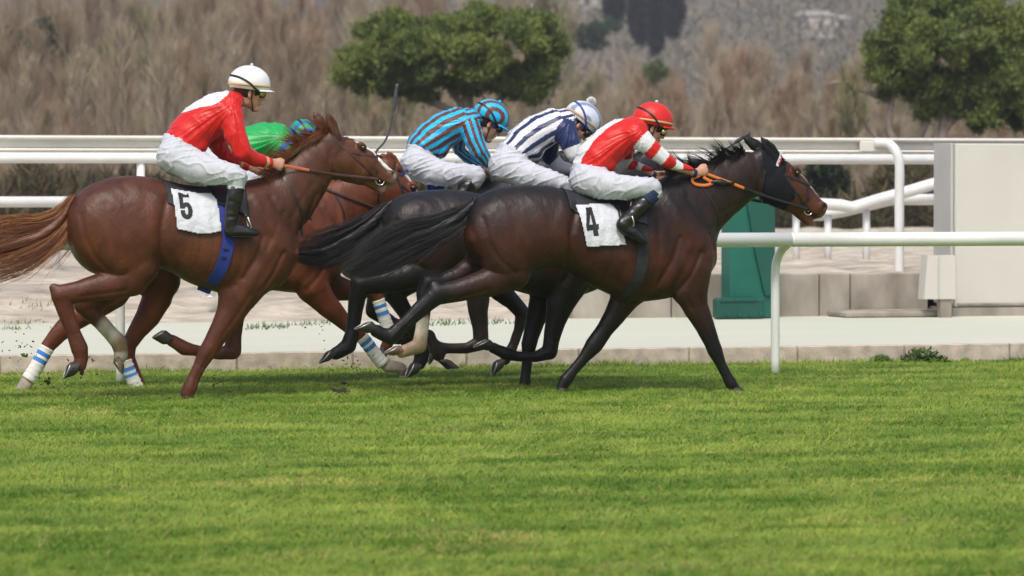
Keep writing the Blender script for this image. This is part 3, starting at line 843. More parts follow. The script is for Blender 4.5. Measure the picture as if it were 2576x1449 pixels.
def dome(cf, hf, ang, parent, root, kcol, name='helmet', visor=0.05, vcol=None, band=True, r=(.147, .115, .126), bandm=None, back=-.045):
    """helmet: cf centre, ang pitch of the face; kcol(dir f, side, up) -> colour"""
    f = np.array([math.cos(ang), 0, math.sin(ang)]); up = np.array([-math.sin(ang), 0, math.cos(ang)]); sd_ = np.array([0, 1., 0])
    n, m = 72, 30; V = []; C = []
    for i in range(m + 1):
        ph = (i / m) * (math.pi / 2 + .34)
        for j in range(n):
            th = 2 * math.pi * j / n; a, b, c = math.sin(ph) * math.cos(th), math.sin(ph) * math.sin(th), math.cos(ph)
            low = max(0, ph - math.pi / 2)
            w = 1 - .22 * low
            loc = (a * r[0] * w, b * r[1] * w, c * r[2])
            V.append(cf + f * loc[0] + sd_ * loc[1] + up * loc[2]); C.append(kcol(a, b, c))
    F = np.array([(i * n + j, (i + 1) * n + j, (i + 1) * n + (j + 1) % n, i * n + (j + 1) % n) for i in range(m) for j in range(n)])
    V = np.array(V); C = np.array(C)
    o = mesh_obj(name, V, F, M_HELM, parent, root, cols=C)
    md = o.modifiers.new('thickness', 'SOLIDIFY'); md.thickness = .008; md.offset = 1
    if visor:
        VV = []; FF = []; q = 24; vc = []
        for i in range(5):
            for j in range(q + 1):
                th = -1.15 + 2.3 * j / q; e = i / 4
                rr = 1 + e * visor / r[0] * math.cos(th * 1.25) ** .8 if math.cos(th * 1.25) > 0 else 1
                VV.append(cf + f * (r[0] * .985 * rr * math.cos(th)) + sd_ * (r[1] * .985 * rr * math.sin(th)) + up * (-.018 - .012 * e - .020 * math.sin(th) ** 2)); vc.append(vcol if vcol is not None else kcol(1, 0, 0))
        for i in range(4):
            for j in range(q): FF.append((i * (q + 1) + j, (i + 1) * (q + 1) + j, (i + 1) * (q + 1) + j + 1, i * (q + 1) + j + 1))
        vo = mesh_obj('visor', VV, np.array(FF), M_HELM, o, root, cols=np.array(vc))
        md = vo.modifiers.new('thickness', 'SOLIDIFY'); md.thickness = .007
    if band:
        P = [cf + f * (r[0] * 1.058 * math.cos(t)) + sd_ * (r[1] * 1.072 * math.sin(t)) + up * (-.012 + .008 * math.cos(t)) for t in np.linspace(0, 2 * math.pi, 49)]
        mb = MB(); mb.tube(P, .0025, n=6, wr=.009, ref=up, cap=False); mb.build('band', bandm or M_BAND, o, root, smooth=True)
    return o, f, up, cf

def person(sp, H):
    y = H.y; fr = sp['fr']; k = scl(fr, y)
    def st(rows, yo=0.0):
        o = []
        for q in rows:
            yy = y + (q[4] if len(q) > 4 else yo); p = atY(fr, q[0], q[1], yy)
            o.append((p[0], yy, p[2], q[2] * k, q[3] if len(q) > 3 and q[3] else q[2] * k * .92))
        return np.array(o)
    torso = st(sp['torso']); arms = [st(a, 0) for a in sp['arms']]
    legs = [st(l) for l in sp['legs']]; boots = [st(b) for b in sp['boots']]
    P0 = atY(fr, *sp['head'], y); root = empty('person', (float(torso[0, 0]), y, float(min(b[:, 2].min() for b in boots))), sp['label'], 'jockey')
    def bounds(L, m=.1):
        A = np.vstack(L); R = np.maximum(A[:, 3], A[:, 4])[:, None]; return (A[:, :3] - R).min(0) - m, (A[:, :3] + R).max(0) + m
    ang = sp['pitch']; f = np.array([math.cos(ang), 0, math.sin(ang)]); up = np.array([-math.sin(ang), 0, math.cos(ang)])
    hp = lambda a, b, s=0: P0 + f * a + up * b + np.array([0, s, 0])
    # --- body: one continuous figure (head, neck, arms, hands, trunk, legs)
    hands = []
    for hnd in sp['hands']: hands.append(atY(fr, hnd[0], hnd[1], y + hnd[2]))
    lo, hi = bounds([torso] + arms + legs + boots, .03); hh = np.array(list(hands) + [P0])
    lo = np.minimum(lo, hh.min(0) - .2); hi = np.maximum(hi, hh.max(0) + .2)
    B = Field(lo, hi, .0065)
    t2 = torso.copy(); t2[:, 3:] = np.maximum(t2[:, 3:] - .022, .03); B.chain(t2, .03)
    for a in arms:
        a2 = a.copy(); a2[:, 3:] = np.maximum(a2[:, 3:] - .013, .018); B.chain(a2, .02)
    for l in legs:
        l2 = l.copy(); l2[:, 3:] = np.maximum(l2[:, 3:] - .018, .025); B.chain(l2, .03)
    for b_ in boots:
        b2 = b_.copy(); b2[:, 3:] = np.maximum(b2[:, 3:] - .012, .015); B.chain(b2, .02)
    nk = st(sp['neck']); B.chain(nk, .03)
    # hands
    for hi_, (h0, a) in enumerate(zip(hands, arms)):
        sg = 1 if hi_ == 0 else -1                         # near hand curls away from the camera
        w_ = a[-1, :3]; d = h0 - w_; d[1] *= .3; d /= np.linalg.norm(d); n_ = np.array([-d[2], 0, d[0]])
        B.chain([(*w_, .028, .022), (*(h0 - d * .02), .034, .020), (*(h0 + d * .022), .036, .018)], .012)
        for i in range(4):
            o = n_ * (.030 - .0195 * i); ln = [1, 1.08, 1.0, .84][i]
            q0 = h0 + d * .020 + o; q1 = h0 + d * (.048 * ln) + o * 1.05 + np.array([0, sg * .006, 0]); q2 = h0 + d * (.052 * ln) + o * 1.05 + np.array([0, sg * .034, 0])
            q3 = h0 + d * .022 + o + np.array([0, sg * .040, 0])
            B.chain([(*q0, .0105, .0105), (*q1, .0105, .0105), (*q2, .0095, .0095), (*q3, .0088, .0088)], .004)
        B.chain([(*(h0 - d * .015 + n_ * .022 + np.array([0, sg * .014, 0])), .013, .013), (*(h0 + d * .022 + n_ * .046 + np.array([0, sg * .022, 0])), .0115, .0115), (*(h0 + d * .050 + n_ * .044 + np.array([0, sg * .028, 0])), .0095, .0095)], .008)
    # head
    B.ell(hp(-.012, .030), (.098, .076, .100), .0, ang)
    B.ell(hp(.045, -.030), (.058, .060, .082), .03, ang)
    B.chain([(*hp(.015, -.075), .052, .052), (*hp(.062, -.115), .026, .026)], .03)
    B.ell(hp(.070, -.122), (.022, .020, .018), .02, ang)
    B.ell(hp(.088, .030), (.022, .055, .016), .02, ang)
    B.chain([(*hp(.100, .008), .009, .009), (*hp(.112, -.022), .0125, .012), (*hp(.116, -.040), .0135, .0145)], .010)
    for s in (-1, 1):
        B.ell(hp(.106, -.046, .012 * s), (.010, .008, .008), .006, ang)
        B.ell(hp(.104, .004, .032 * s), (.018, .018, .013), .012, ang, carve=True)
        B.ell(hp(.068, -.028, .045 * s), (.026, .018, .018), .018, ang)
        B.ell(hp(-.004, -.022, .076 * s), (.018, .010, .032), .006, ang - .15)
        B.ell(hp(.002, -.020, .086 * s), (.009, .006, .018), .004, ang, carve=True)
    B.chain([(*hp(.097, -.073, -.020), .007, .007), (*hp(.106, -.071, 0), .0085, .008), (*hp(.097, -.073, .020), .007, .007)], .006)
    B.chain([(*hp(.092, -.086, -.016), .007, .007), (*hp(.100, -.086, 0), .009, .008), (*hp(.092, -.086, .016), .007, .007)], .006)
    B.ell(hp(.106, -.0785), (.012, .028, .0035), .004, ang, carve=True)
    V, Q = B.mesh(); V = relax(V, Q, 1, .3)
    body = mesh_obj('body', V, Q, M_SKIN, root, root)
    for s in (-1, 1):
        mb = MB(); c = hp(.090, .004, .031 * s); n = 10; VV = []; FF = []
        for i in range(7):
            a = math.pi * i / 6
            for j in range(n):
                b_ = 2 * math.pi * j / n; VV.append(c + .0125 * np.array([math.sin(a) * math.cos(b_), math.cos(a), math.sin(a) * math.sin(b_)]))
        for i in range(6):
            for j in range(n): FF.append((i * n + j, i * n + (j + 1) % n, (i + 1) * n + (j + 1) % n, (i + 1) * n + j))
        mb.add(VV, FF); mb.build('eye', M_EYE, root, root, smooth=True)
    # hair at nape and temples
    hf = Field(hp(0, 0) - .17, hp(0, 0) + .17, .007); hf.ell(hp(-.022, .012), (.088, .0785, .085), 0, ang)
    hf.cut(hp(.028, 0), f + up * .1); hf.cut(hp(0, -.055), -up); hv, hq = hf.mesh()
    if len(hv): mesh_obj('hair', hv, hq, M_HAIRM, root, root)
    # --- jacket
    lo, hi = bounds([torso] + arms, .05); J = Field(lo, hi, .0065)
    J.chain(torso, .04)
    for a in arms: J.chain(a, .045)
    for e in sp.get('jfull', []):
        p = atY(fr, e[0], e[1], y + e[3]); J.ell(p, (e[2] * k, e[4], e[2] * k), .04)
    for b_ in sp['jcut']:                                     # waist line: point, normal direction in pixels
        p = atY(fr, b_[0], b_[1], y); q = atY(fr, b_[2], b_[3], y); J.cut(p, q - p)
    V, Q = J.mesh(); V = relax(V, Q, 2, .4); N = vnormals(V, Q)
    dT, tT, vT = chain_dist(V, torso); dA = [chain_dist(V, a) for a in arms]
    ax = torso[-2, :3] - torso[0, :3]; ax /= np.linalg.norm(ax); pp = np.array([-ax[2], 0, ax[0]])
    W = V + .02 * np.stack([vnoise(V, 5, 1), vnoise(V, 5, 2), vnoise(V, 5, 3)], 1)
    sh = torso[-2, :3]; rr_ = W - sh; ra = np.arctan2(rr_[:, 2], rr_[:, 0])             # folds fan out from the shoulder
    q1 = np.stack([ra * 9, V[:, 1] * 5, np.linalg.norm(rr_, axis=1) * 3.0], 1); rid = (1 - np.abs(vnoise(q1, 1, 3)) * 2.2) * sm(.02, .16, np.linalg.norm(rr_, axis=1))
    q2 = np.stack([W @ ax * 20, V[:, 1] * 6, W @ pp * 4.5], 1); rid2 = 1 - np.abs(vnoise(q2, 1, 8)) * 2.2
    wst = np.exp(-(tT / .8) ** 2) * (vT < .3)
    rid = rid * .55 + np.exp(-(vnoise(q1 * .9, 1, 13) / .16) ** 2) * .9
    V = V + N * (rid * .0068 * (1 - .5 * wst) + rid2 * .0075 * (.30 + wst) + .004 * vnoise(V, 6, 5))[:, None]
    isarm = np.zeros(len(V), int); bd = dT.copy()
    for i, (d, t, v) in enumerate(dA):
        m = (d < bd + sp.get('armbias', .05)) & (d < 1.4); isarm[m] = i + 1; bd = np.where(m, d, bd)
    C = sp['pattern'](V, tT, vT, isarm, dA, torso, y)
    mesh_obj('jacket', V, Q, M_SATIN, root, root, cols=C)
    if 'cuff' in sp:
        for a in arms[:1 + (len(arms) > 1)]:
            e = a[-1]; d = a[-1, :3] - a[-2, :3]; d /= np.linalg.norm(d); mb = MB()
            mb.tube([e[:3] - d * .012, e[:3] + d * .014], [e[3] * 1.10, e[3] * 1.02], n=16, wr=[e[4] * 1.10, e[4] * 1.02]); mb.build('cuff', sp['cuff'], root, root, smooth=False)
    # --- breeches
    lo, hi = bounds(legs + [torso[:1]], .06); R = Field(lo, hi, .007)
    tw = torso[:2].copy(); tw[:, 3:] += .005; R.chain(tw, .03)
    for b_ in sp['jcut']:
        p = atY(fr, b_[0], b_[1], y); q = atY(fr, b_[2], b_[3], y); R.cut(p - (q - p) / np.linalg.norm(q - p) * .018, p - q)
    for l in legs: R.chain(l, .05)
    for e in sp.get('bfull', []):
        p = atY(fr, e[0], e[1], y + e[3]); R.ell(p, (e[2] * k, e[4], e[2] * k), .05)
    V, Q = R.mesh(); V = relax(V, Q, 2, .4); N = vnormals(V, Q)
    la = legs[0][-1, :3] - legs[0][0, :3]; la /= np.linalg.norm(la); lp = np.array([-la[2], 0, la[0]])
    W = V + .015 * np.stack([vnoise(V, 6, 1), vnoise(V, 6, 2), vnoise(V, 6, 3)], 1)
    q1 = np.stack([W @ la * 6 + W @ lp * 6, V[:, 1] * 5, W @ lp * 30 - W @ la * 19], 1); q3 = np.stack([W @ la * 34 + W @ lp * 12, V[:, 1] * 7, W @ lp * 8], 1)
    V = V + N * (np.exp(-(vnoise(q1, 1, 6) / .16) ** 2) * .0075 + np.exp(-(vnoise(q3 * .8, 1, 9) / .15) ** 2) * .0040 + .003 * vnoise(V, 6, 2))[:, None]
    mesh_obj('breeches', V, Q, M_BREECH, root, root)
    # --- boots
    for i, b_ in enumerate(boots):
        lo, hi = bounds([b_], .03); Fb = Field(lo, hi, .006); Fb.chain(b_, .015)
        ft = b_[-2]; V, Q = Fb.mesh(); V = relax(V, Q, 1, .4); N = vnormals(V, Q)
        d, t, v = chain_dist(V, b_); V = V + N * (.003 * vnoise(V * np.array([1, 1, 2]), 22, 4))[:, None]
        bo = mesh_obj('boot', V, Q, M_BOOT, root, root)
        nf = sp['footn']; mb = MB(); P = b_[nf:]; off = np.array([0, 0, 0.])
        mb.tube([p[:3] + np.array(sp['soled']) * (p[3] - .004) for p in P], .006, n=8, wr=[p[4] * .92 for p in P]); mb.build('sole', M_INK, bo, root, smooth=False)
    for q in sp.get('sock', []):
        s_ = st(q); mb = MB(); mb.tube(spline(s_[:, :3], 10), spline(s_[:, 3:4], 10)[:, 0], n=20, wr=spline(s_[:, 4:5], 10)[:, 0]); mb.build('sock', M_SOCK, root, root, smooth=True)
    # --- helmet, goggles
    hc = hp(*sp.get('hoff', (-.004, .052)))
    ho, f_, u_, top = dome(hc, None, ang + sp.get('htilt', 0), root, root, sp['hcol'], visor=sp.get('visor', .05), vcol=sp.get('vcol'), bandm=sp.get('bandm'), band=sp.get('band', True))
    if sp.get('pompom'):
        pc = atY(fr, *sp['pompom'], y); r_ = np.random.default_rng(3); st_ = []
        for i in range(900):
            v_ = r_.normal(0, 1, 3); v_ /= np.linalg.norm(v_); st_.append([pc + v_ * .038 * t * (1 + .1 * r_.random()) for t in np.linspace(.2, 1, 4)])
        hair_mesh('pompom', st_, np.full(900, .004), np.full((900, 3), .82), ho, root)

    elif sp.get('knob', True):
        mb = MB(); kc = hc + u_ * .133
        mb.tube([kc - u_ * .004, kc + u_ * .006, kc + u_ * .014, kc + u_ * .019], [.009, .013, .012, .004], n=12, ref=(0, 1, 0)); mb.build('knob', sp.get('knobm', M_WHITECLOTH), ho, root, smooth=True)
    mb = MB(); lens = MB()
    P = [hp(.108 * math.cos(t) - .004, -.009 + .004 * math.cos(t), .074 * math.sin(t)) for t in np.linspace(-1.25, 1.25, 19)]
    mb.tube(P, .008, n=8, wr=.022, ref=tuple(up))
    for s in (-1, 1):
        a = hp(.103, -.010, .038 * s); b_ = hp(.126, -.010, .040 * s); o_ = hp(.085, -.010, .062 * s); e_ = hp(.100, -.010, .080 * s)
        mb.tube([hp(.070, -.010, .058 * s), hp(.102, -.010, .066 * s)], [.030, .028], n=14, wr=[.022, .020], ref=(0, 1, 0))
        lens.tube([hp(.082, -.010, .072 * s), hp(.086, -.010, .0905 * s)], [.021, .019], n=16, ref=tuple(f))
        lens.tube([hp(.112, -.010, .034 * s), hp(.119, -.010, .034 * s)], [.020, .017], n=16, wr=[.024, .021], ref=(0, 1, 0))
    g = mb.build('goggles', sp.get('gogm', M_GOG), root, root, smooth=True); lens.build('lens', sp.get('lensm', M_LENSY), g, root, smooth=True)
    sb = MB()
    for s in (-1, 1):
        P = [hp(a, b, c * s) for a, b, c in ((.065, -.006, .076), (.02, .020, .100), (-.03, .052, .122), (-.09, .080, .100), (-.135, .090, .045), (-.150, .092, 0))]
        P = np.array(P); P2 = []
        for p in spline(P, 24):                            # keep the strap on the dome
            q = p - hc; l = np.array([q @ f_, q[1], q @ u_]); r_ = np.array([.1575, .1260, .1365]); e = math.sqrt(((l / r_) ** 2).sum())
            if l[2] > -.05: p = hc + (f_ * l[0] + u_ * l[2] + np.array([0, l[1], 0])) / e
            P2.append(p)
        sb.tube(P2, .008, n=6, wr=.003, ref=(0, 1, 0))
        P = [hp(a, b, c * s) for a, b, c in ((.01, .03, .098), (.006, -.03, .088), (.022, -.09, .066), (.045, -.135, .02), (.048, -.142, 0))]
        sb.tube(spline(P, 16), .0045, n=6, wr=.003, ref=(0, 1, 0))
    sb.build('strap', sp.get('strapm', M_GOG), root, root)
    sp['_hands'] = hands; sp['_root'] = root
    return root

def whip(pts, fr, y, label, thick=(.010, .006), m=None, flap=True):
    P = np.array([atY(fr, a, b, y + c) for a, b, c in pts]); Q = spline(P, 30); base = P[0].copy()
    o = empty('riding_whip', tuple(base), label, 'whip')
    mb = MB(); r = np.linspace(thick[0], thick[1], 22); mb.tube(Q[:22], r, n=8); mb.build('shaft', M_WHIP, o, o, smooth=True)
    mb = MB(); mb.tube(Q[20:], [.006, .013, .015, .015, .015, .014, .014, .014, .013, .012], n=8, wr=.005); mb.build('flap', M_WHIP, o, o, smooth=True)
    return o
NGRASS = 560000; HAZE = 0.00042
# ================================================================== setting
WX = lambda v: v
def track_y(fr, x, y, z): return atZ(fr, x, y, z)[1]
Y_RAIL = track_y('P', 1950, 937, 0.0)
Y_KERB = track_y('P', 1500, 921, 0.0)
KH = 0.150
Y_WALL = track_y('P', 2000, 795, KH)
SZ = KH + .43
Y_FAR = track_y('P', 2100, 578, SZ)
print('rail', Y_RAIL, 'kerb', Y_KERB, 'wall', Y_WALL, 'sand far', Y_FAR)

def grid(x0, x1, y0, y1, nx, ny, zf):
    X, Y = np.meshgrid(np.linspace(x0, x1, nx), np.linspace(y0, y1, ny), indexing='ij'); Z = zf(X, Y)
    V = np.stack([X, Y, Z], -1).reshape(-1, 3); i, j = np.meshgrid(np.arange(nx - 1), np.arange(ny - 1), indexing='ij'); a = (i * ny + j).ravel()
    return V, np.stack([a, a + ny, a + ny + 1, a + 1], 1)

# ---- turf
m, n, l, b = new_mat('turf_soil'); b.inputs['Roughness'].default_value = .9; b.inputs['Specular IOR Level'].default_value = .2
g_ = n.new('ShaderNodeNewGeometry'); t1 = n.new('ShaderNodeTexNoise'); t1.inputs['Scale'].default_value = 1.5; t1.inputs['Detail'].default_value = 8
cr = n.new('ShaderNodeValToRGB'); cr.color_ramp.elements[0].position = .35; cr.color_ramp.elements[1].position = .7
cr.color_ramp.elements[0].color = (.12, .20, .02, 1); cr.color_ramp.elements[1].color = (.22, .31, .05, 1)
l.new(g_.outputs['Position'], t1.inputs[0]); l.new(t1.outputs['Fac'], cr.inputs[0]); l.new(cr.outputs[0], b.inputs['Base Color']); M_SOIL = m
V, F = grid(-900, 900, -60, Y_KERB, 60, 40, lambda X, Y: -.0 + 0 * X)
V[:, 2] -= .004
mesh_obj('ground', V, F, M_SOIL)['kind'] = 'structure'

m, n, l, b = new_mat('grass_blades'); b.inputs['Roughness'].default_value = .55; b.inputs['Specular IOR Level'].default_value = .25
g_ = n.new('ShaderNodeNewGeometry'); a_ = n.new('ShaderNodeAttribute'); a_.attribute_name = 'Col'
mp = n.new('ShaderNodeMapping'); mp.inputs['Scale'].default_value = (.45, 1.1, 1)
t1 = n.new('ShaderNodeTexNoise'); t1.inputs['Scale'].default_value = 1.6; t1.inputs['Detail'].default_value = 6; t1.inputs['Roughness'].default_value = .65
l.new(g_.outputs['Position'], mp.inputs[0]); l.new(mp.outputs[0], t1.inputs[0])
mr = n.new('ShaderNodeMapRange'); mr.inputs[1].default_value = .35; mr.inputs[2].default_value = .66; l.new(t1.outputs['Fac'], mr.inputs[0])
mx = n.new('ShaderNodeMix'); mx.data_type = 'RGBA'; mx.inputs[6].default_value = (.66, .76, .70, 1); mx.inputs[7].default_value = (1.30, 1.16, 1.1, 1); l.new(mr.outputs[0], mx.inputs[0])
mu = n.new('ShaderNodeMix'); mu.data_type = 'RGBA'; mu.blend_type = 'MULTIPLY'; mu.inputs[0].default_value = 1; l.new(a_.outputs['Color'], mu.inputs[6]); l.new(mx.outputs[2], mu.inputs[7])
tr = n.new('ShaderNodeBsdfTranslucent'); ms = n.new('ShaderNodeMixShader'); ms.inputs[0].default_value = .3
l.new(mu.outputs[2], b.inputs['Base Color']); l.new(mu.outputs[2], tr.inputs[0])
out = [q for q in n if q.type == 'OUTPUT_MATERIAL'][0]; l.new(b.outputs[0], ms.inputs[1]); l.new(tr.outputs[0], ms.inputs[2]); l.new(ms.outputs[0], out.inputs[0]); M_GRASS = m

def far_pt0(D, X):
    d = ray(X, 455); p = CAM + d * D; return p

def blades(N, pos, hmin, hmax, w, seed):
    r = np.random.default_rng(seed); P = pos(N, r); N = len(P)
    cl = vnoise(np.stack([P[:, 0] * .9, P[:, 1] * 2.0, 0 * P[:, 0]], 1), 1.1, 2) * .5 + vnoise(np.stack([P[:, 0], P[:, 1] * 1.3, 0 * P[:, 0]], 1), 4.0, 6) * .5
    fine = vnoise(np.stack([P[:, 0], P[:, 1], 0 * P[:, 0]], 1), 14, 9)
    h = (hmin + (hmax - hmin) * r.random(N) ** 1.3) * (1 + .55 * cl + .75 * fine); h = np.maximum(h, .008)
    a = r.uniform(0, 2 * math.pi, N) ; a = a - .45 * np.sin(2 * a); lean = r.uniform(.5, 2.0, N); ww = w * r.uniform(.6, 1.5, N)
    d = np.stack([np.cos(a), np.sin(a), 0 * a], 1); s_ = np.stack([-np.sin(a * 1.7), np.cos(a * 1.7), 0 * a], 1)
    z = np.array([0, 0, 1.]); p0 = P - s_ * ww[:, None]; p1 = P + s_ * ww[:, None]
    mid = P + d * (lean * h * .35)[:, None] + z * (h * .50)[:, None]; p2 = mid + s_ * (ww * .7)[:, None]; p3 = mid - s_ * (ww * .7)[:, None]
    tip = P + d * (lean * h * .95)[:, None] + z * (h * (.85 - .22 * lean))[:, None]
    V = np.stack([p0, p1, p2, p3, tip], 1).reshape(-1, 3); o = np.arange(N) * 5
    q = np.stack([o, o + 1, o + 2, o + 3], 1); t = np.stack([o + 3, o + 2, o + 4], 1)
    c0 = np.array((.068, .165, .005)); c1 = np.array((.290, .395, .070)); dry = np.array((.50, .42, .16))
    mid_ = vnoise(np.stack([P[:, 0] * .55, P[:, 1] * 1.2, 0 * P[:, 0]], 1), 3.2, 15); k = np.clip(.50 + .30 * cl + .62 * fine + .65 * mid_ + .15 * r.normal(0, 1, N), 0, 1)[:, None]; C = c0 * (1 - k) + c1 * k
    big = vnoise(np.stack([P[:, 0] * .5, P[:, 1] * 1.5, 0 * P[:, 0]], 1), 2.1, 12)
    dr = (r.random(N) < .03 + .24 * sm(.35, .75, big))[:, None]; C = np.where(dr, dry * (.6 + .6 * r.random((N, 1))), C)
    C = np.repeat(C, 5, 0)
    rd = np.random.default_rng(3)
    for i in range(26):                              # scuffed hoof marks
        c_ = far_pt0(rd.uniform(20, 32), rd.uniform(0, 2576)); e = ((P[:, 0] - c_[0]) / rd.uniform(.05, .16)) ** 2 + ((P[:, 1] - c_[1]) / rd.uniform(.05, .10)) ** 2
        k = np.repeat(e < 1, 5); C[k] = C[k] * .35 + np.array((.07, .048, .022)) * .65; V[k, 2] *= .45
    return V, q, t, C
def grass_obj(name, V, q, t, C, label, lip=None):
    me = bpy.data.meshes.new(name); me.vertices.add(len(V)); me.vertices.foreach_set('co', V.astype(np.float32).ravel())
    nl = len(q) * 4 + len(t) * 3; me.loops.add(nl); me.loops.foreach_set('vertex_index', np.concatenate([q.ravel(), t.ravel()]).astype(np.int32))
    me.polygons.add(len(q) + len(t)); me.polygons.foreach_set('loop_start', np.concatenate([np.arange(len(q)) * 4, len(q) * 4 + np.arange(len(t)) * 3]).astype(np.int32))
    me.update(calc_edges=True); me.materials.append(M_GRASS)
    at = me.color_attributes.new('Col', 'FLOAT_COLOR', 'POINT'); c4 = np.ones((len(V), 4), np.float32); c4[:, :3] = C; at.data.foreach_set('color', c4.ravel())
    o = bpy.data.objects.new(name, me); COL.objects.link(o); tag(o, label, 'grass', kind='stuff'); return o
def pos_view(N, r):
    P = np.zeros((0, 3))
    d0, d1 = 15.2, 36.5
    # denser toward the camera, wide enough for a step to the side
    while len(P) < N:
        u = r.random(N); D = d0 + (d1 - d0) * u ** 1.15
        h = r.uniform(-.19, .19, N) * D
        p = CAM + np.stack([np.sin(YAW) * D, np.cos(YAW) * D, 0 * D], 1) + np.outer(h, RGT); p[:, 2] = -.004
        p = p[p[:, 1] < Y_KERB - .01]; P = np.vstack([P, p])
    return P[:N]
V, q, t, C = blades(NGRASS, pos_view, .018, .044, .0027, 11)
grass_obj('grass', V, q, t, C, 'short green racecourse turf in the foreground')
def pos_edge(N, r):
    x = r.uniform(-10, 12, N); e = np.abs(r.normal(0, .10, N)); p = np.stack([x, Y_KERB - .01 - e, 0 * x], 1)
    k = vnoise(np.stack([x, 0 * x, 0 * x], 1), 1.7, 3); return p[(k + r.random(N) * 1.0) > .35]
V, q, t, C = blades(14000, pos_edge, .03, .085, .003, 12)
grass_obj('grass', V, q, t, C, 'longer grass growing along the foot of the kerb')
# weeds by the kerb
M_LEAF = mat('weed_leaf', (.07, .13, .02), rough=.6, noise=.3, nscale=5)
for (X0, X1, hh, lab) in ((2210, 2330, .12, 'low dark green weeds at the kerb foot under the white panel'), (2140, 2175, .05, 'small tuft of weeds at the kerb foot')):
    a, b_ = atZ('P', X0, 905, 0)[0], atZ('P', X1, 905, 0)[0]; r = np.random.default_rng(int(X0)); V = []; F = []
    for i in range(520):
        x = r.uniform(a, b_); e = 1 - abs((x - a) / (b_ - a) * 2 - 1) ** 2; p = np.array([x, Y_KERB - .02 - abs(r.normal(0, .05)), r.uniform(0, hh) * e])
        d = r.normal(0, 1, 3); d /= np.linalg.norm(d); s_ = np.cross(d, r.normal(0, 1, 3)); s_ /= np.linalg.norm(s_); L_ = r.uniform(.012, .03)
        o_ = len(V); V += [p, p + d * L_ + s_ * L_ * .4, p + d * L_ * 2, p + d * L_ - s_ * L_ * .4]; F.append((o_, o_ + 1, o_ + 2, o_ + 3))
    o = mesh_obj('weeds', V, np.array(F), M_LEAF); tag(o, lab, 'weeds', kind='stuff')
# clods thrown up by the hooves
M_MUD = mat('mud', (.030, .020, .012), rough=.9, bump=.01, bscale=60)
r = np.random.default_rng(5); clods = [(858, 985, .055, .12, 'largest dark divot of turf lying on the grass'), (866, 962, .022, .5, 'dark clod just above the large divot')]
for i, (X, Yp, s_, yy, lab) in enumerate(clods):
    Fd = Field(np.array([-.12, -.12, -.12]), np.array([.12, .12, .12]), .008)
    for j in range(7): Fd.ell(r.normal(0, s_ * .45, 3) * np.array([1.3, 1, .5]), (s_ * .6, s_ * .5, s_ * .3), .01, r.uniform(0, 3))
    V, F = Fd.mesh(); p = atZ('P', X, Yp, .02) if i == 0 else atY('P', X, Yp, .4)
    o = mesh_obj('clod', V + p, F, M_MUD, loc=tuple(p)); tag(o, lab, 'clod of earth')
for X, Yp, s_, lab in ((118, 962, .020, 'small brown clod beside the left bandaged hoof'), (208, 935, .018, 'small brown clod flying under the raised hind hoof of horse 5'), (60, 893, .018, 'clod of green turf flying at far left above the path')):
    Fd = Field(np.array([-.08] * 3), np.array([.08] * 3), .006)
    for j in range(6): Fd.ell(r.normal(0, s_ * .6, 3), (s_ * .7, s_ * .6, s_ * .5), .006, r.uniform(0, 3))
    V, F = Fd.mesh(); p = atY('P', X, Yp, .3); tag(mesh_obj('clod', V + p, F, M_LEAF if 'green' in lab else M_MUD, loc=tuple(p)), lab, 'clod of earth')
mb = MB(); cl = []
for (X, Yp, yy) in [(40, 900, .5), (60, 870, .6), (48, 855, .9), (200, 925, .2), (215, 915, .1), (118, 965, .2), (820, 985, .3), (870, 930, .3), (845, 915, .5), (880, 900, .4), (560, 985, .1), (540, 960, .2), (790, 835, .4), (930, 925, .4), (110, 960, .1), (330, 1005, .1), (900, 940, .2)]:
    c = atY('P', X, Yp, yy)
    for k_ in range(7):
        R = Matrix.Rotation(r.uniform(0, 6), 3, Vector(r.normal(0, 1, 3))); mb.box(c + r.normal(0, .05, 3), (r.uniform(.004, .024), .005, r.uniform(.003, .010)), R=R)
tag(mb.build('turf_spray', M_MUD), 'bits of earth and grass flying up behind the hooves', 'dirt', kind='stuff')

# ---- kerb, path, wall, sand
M_KERB = mat('kerb_stone', (.48, .41, .345), rough=.9, noise=.25, nscale=9, bump=.004, bscale=40, space='Generated' if False else 'Object', bump2=.01, b2scale=6)
M_PATH = mat('path_surface', (.53, .555, .44), rough=.9, noise=.10, nscale=.8, bump=.002, bscale=30, col2=(.58, .58, .48), stretch=(.3, 1, 1))
M_SAND = mat('sand', (.60, .535, .435), rough=.95, noise=.6, nscale=3.6, col2=(.34, .29, .225), bump=.10, bscale=2.6, bump2=.05, b2scale=9, stretch=(.7, 1, 1))
M_WALLC = mat('concrete', (.42, .385, .33), rough=.9, noise=.8, nscale=2.6, col2=(.17, .15, .12), bump=.004, bscale=30, stretch=(1, 1, .5))
mb = MB(); xk = atY('P', 1175, 900, Y_KERB)[0] - 14 * .985
for i in range(34):
    w_ = .985; mb.box((xk + i * w_ + w_ / 2, Y_KERB + .06, KH / 2 - .05), (w_ - .014, .12, KH + .10), bev=.008)
mb.box((xk + 17 * w_, Y_KERB + .07, KH / 2 - .06), (34 * w_, .08, KH + .08))
o = mb.build('kerb', M_KERB); o['kind'] = 'structure'
V, F = grid(-400, 400, Y_KERB + .06, Y_WALL + 6, 60, 8, lambda X, Y: KH - .004 + 0 * X)
o = mesh_obj('path', V, F, M_PATH); o['kind'] = 'structure'
XW0 = atY('P', 1440, 760, Y_WALL)[0]
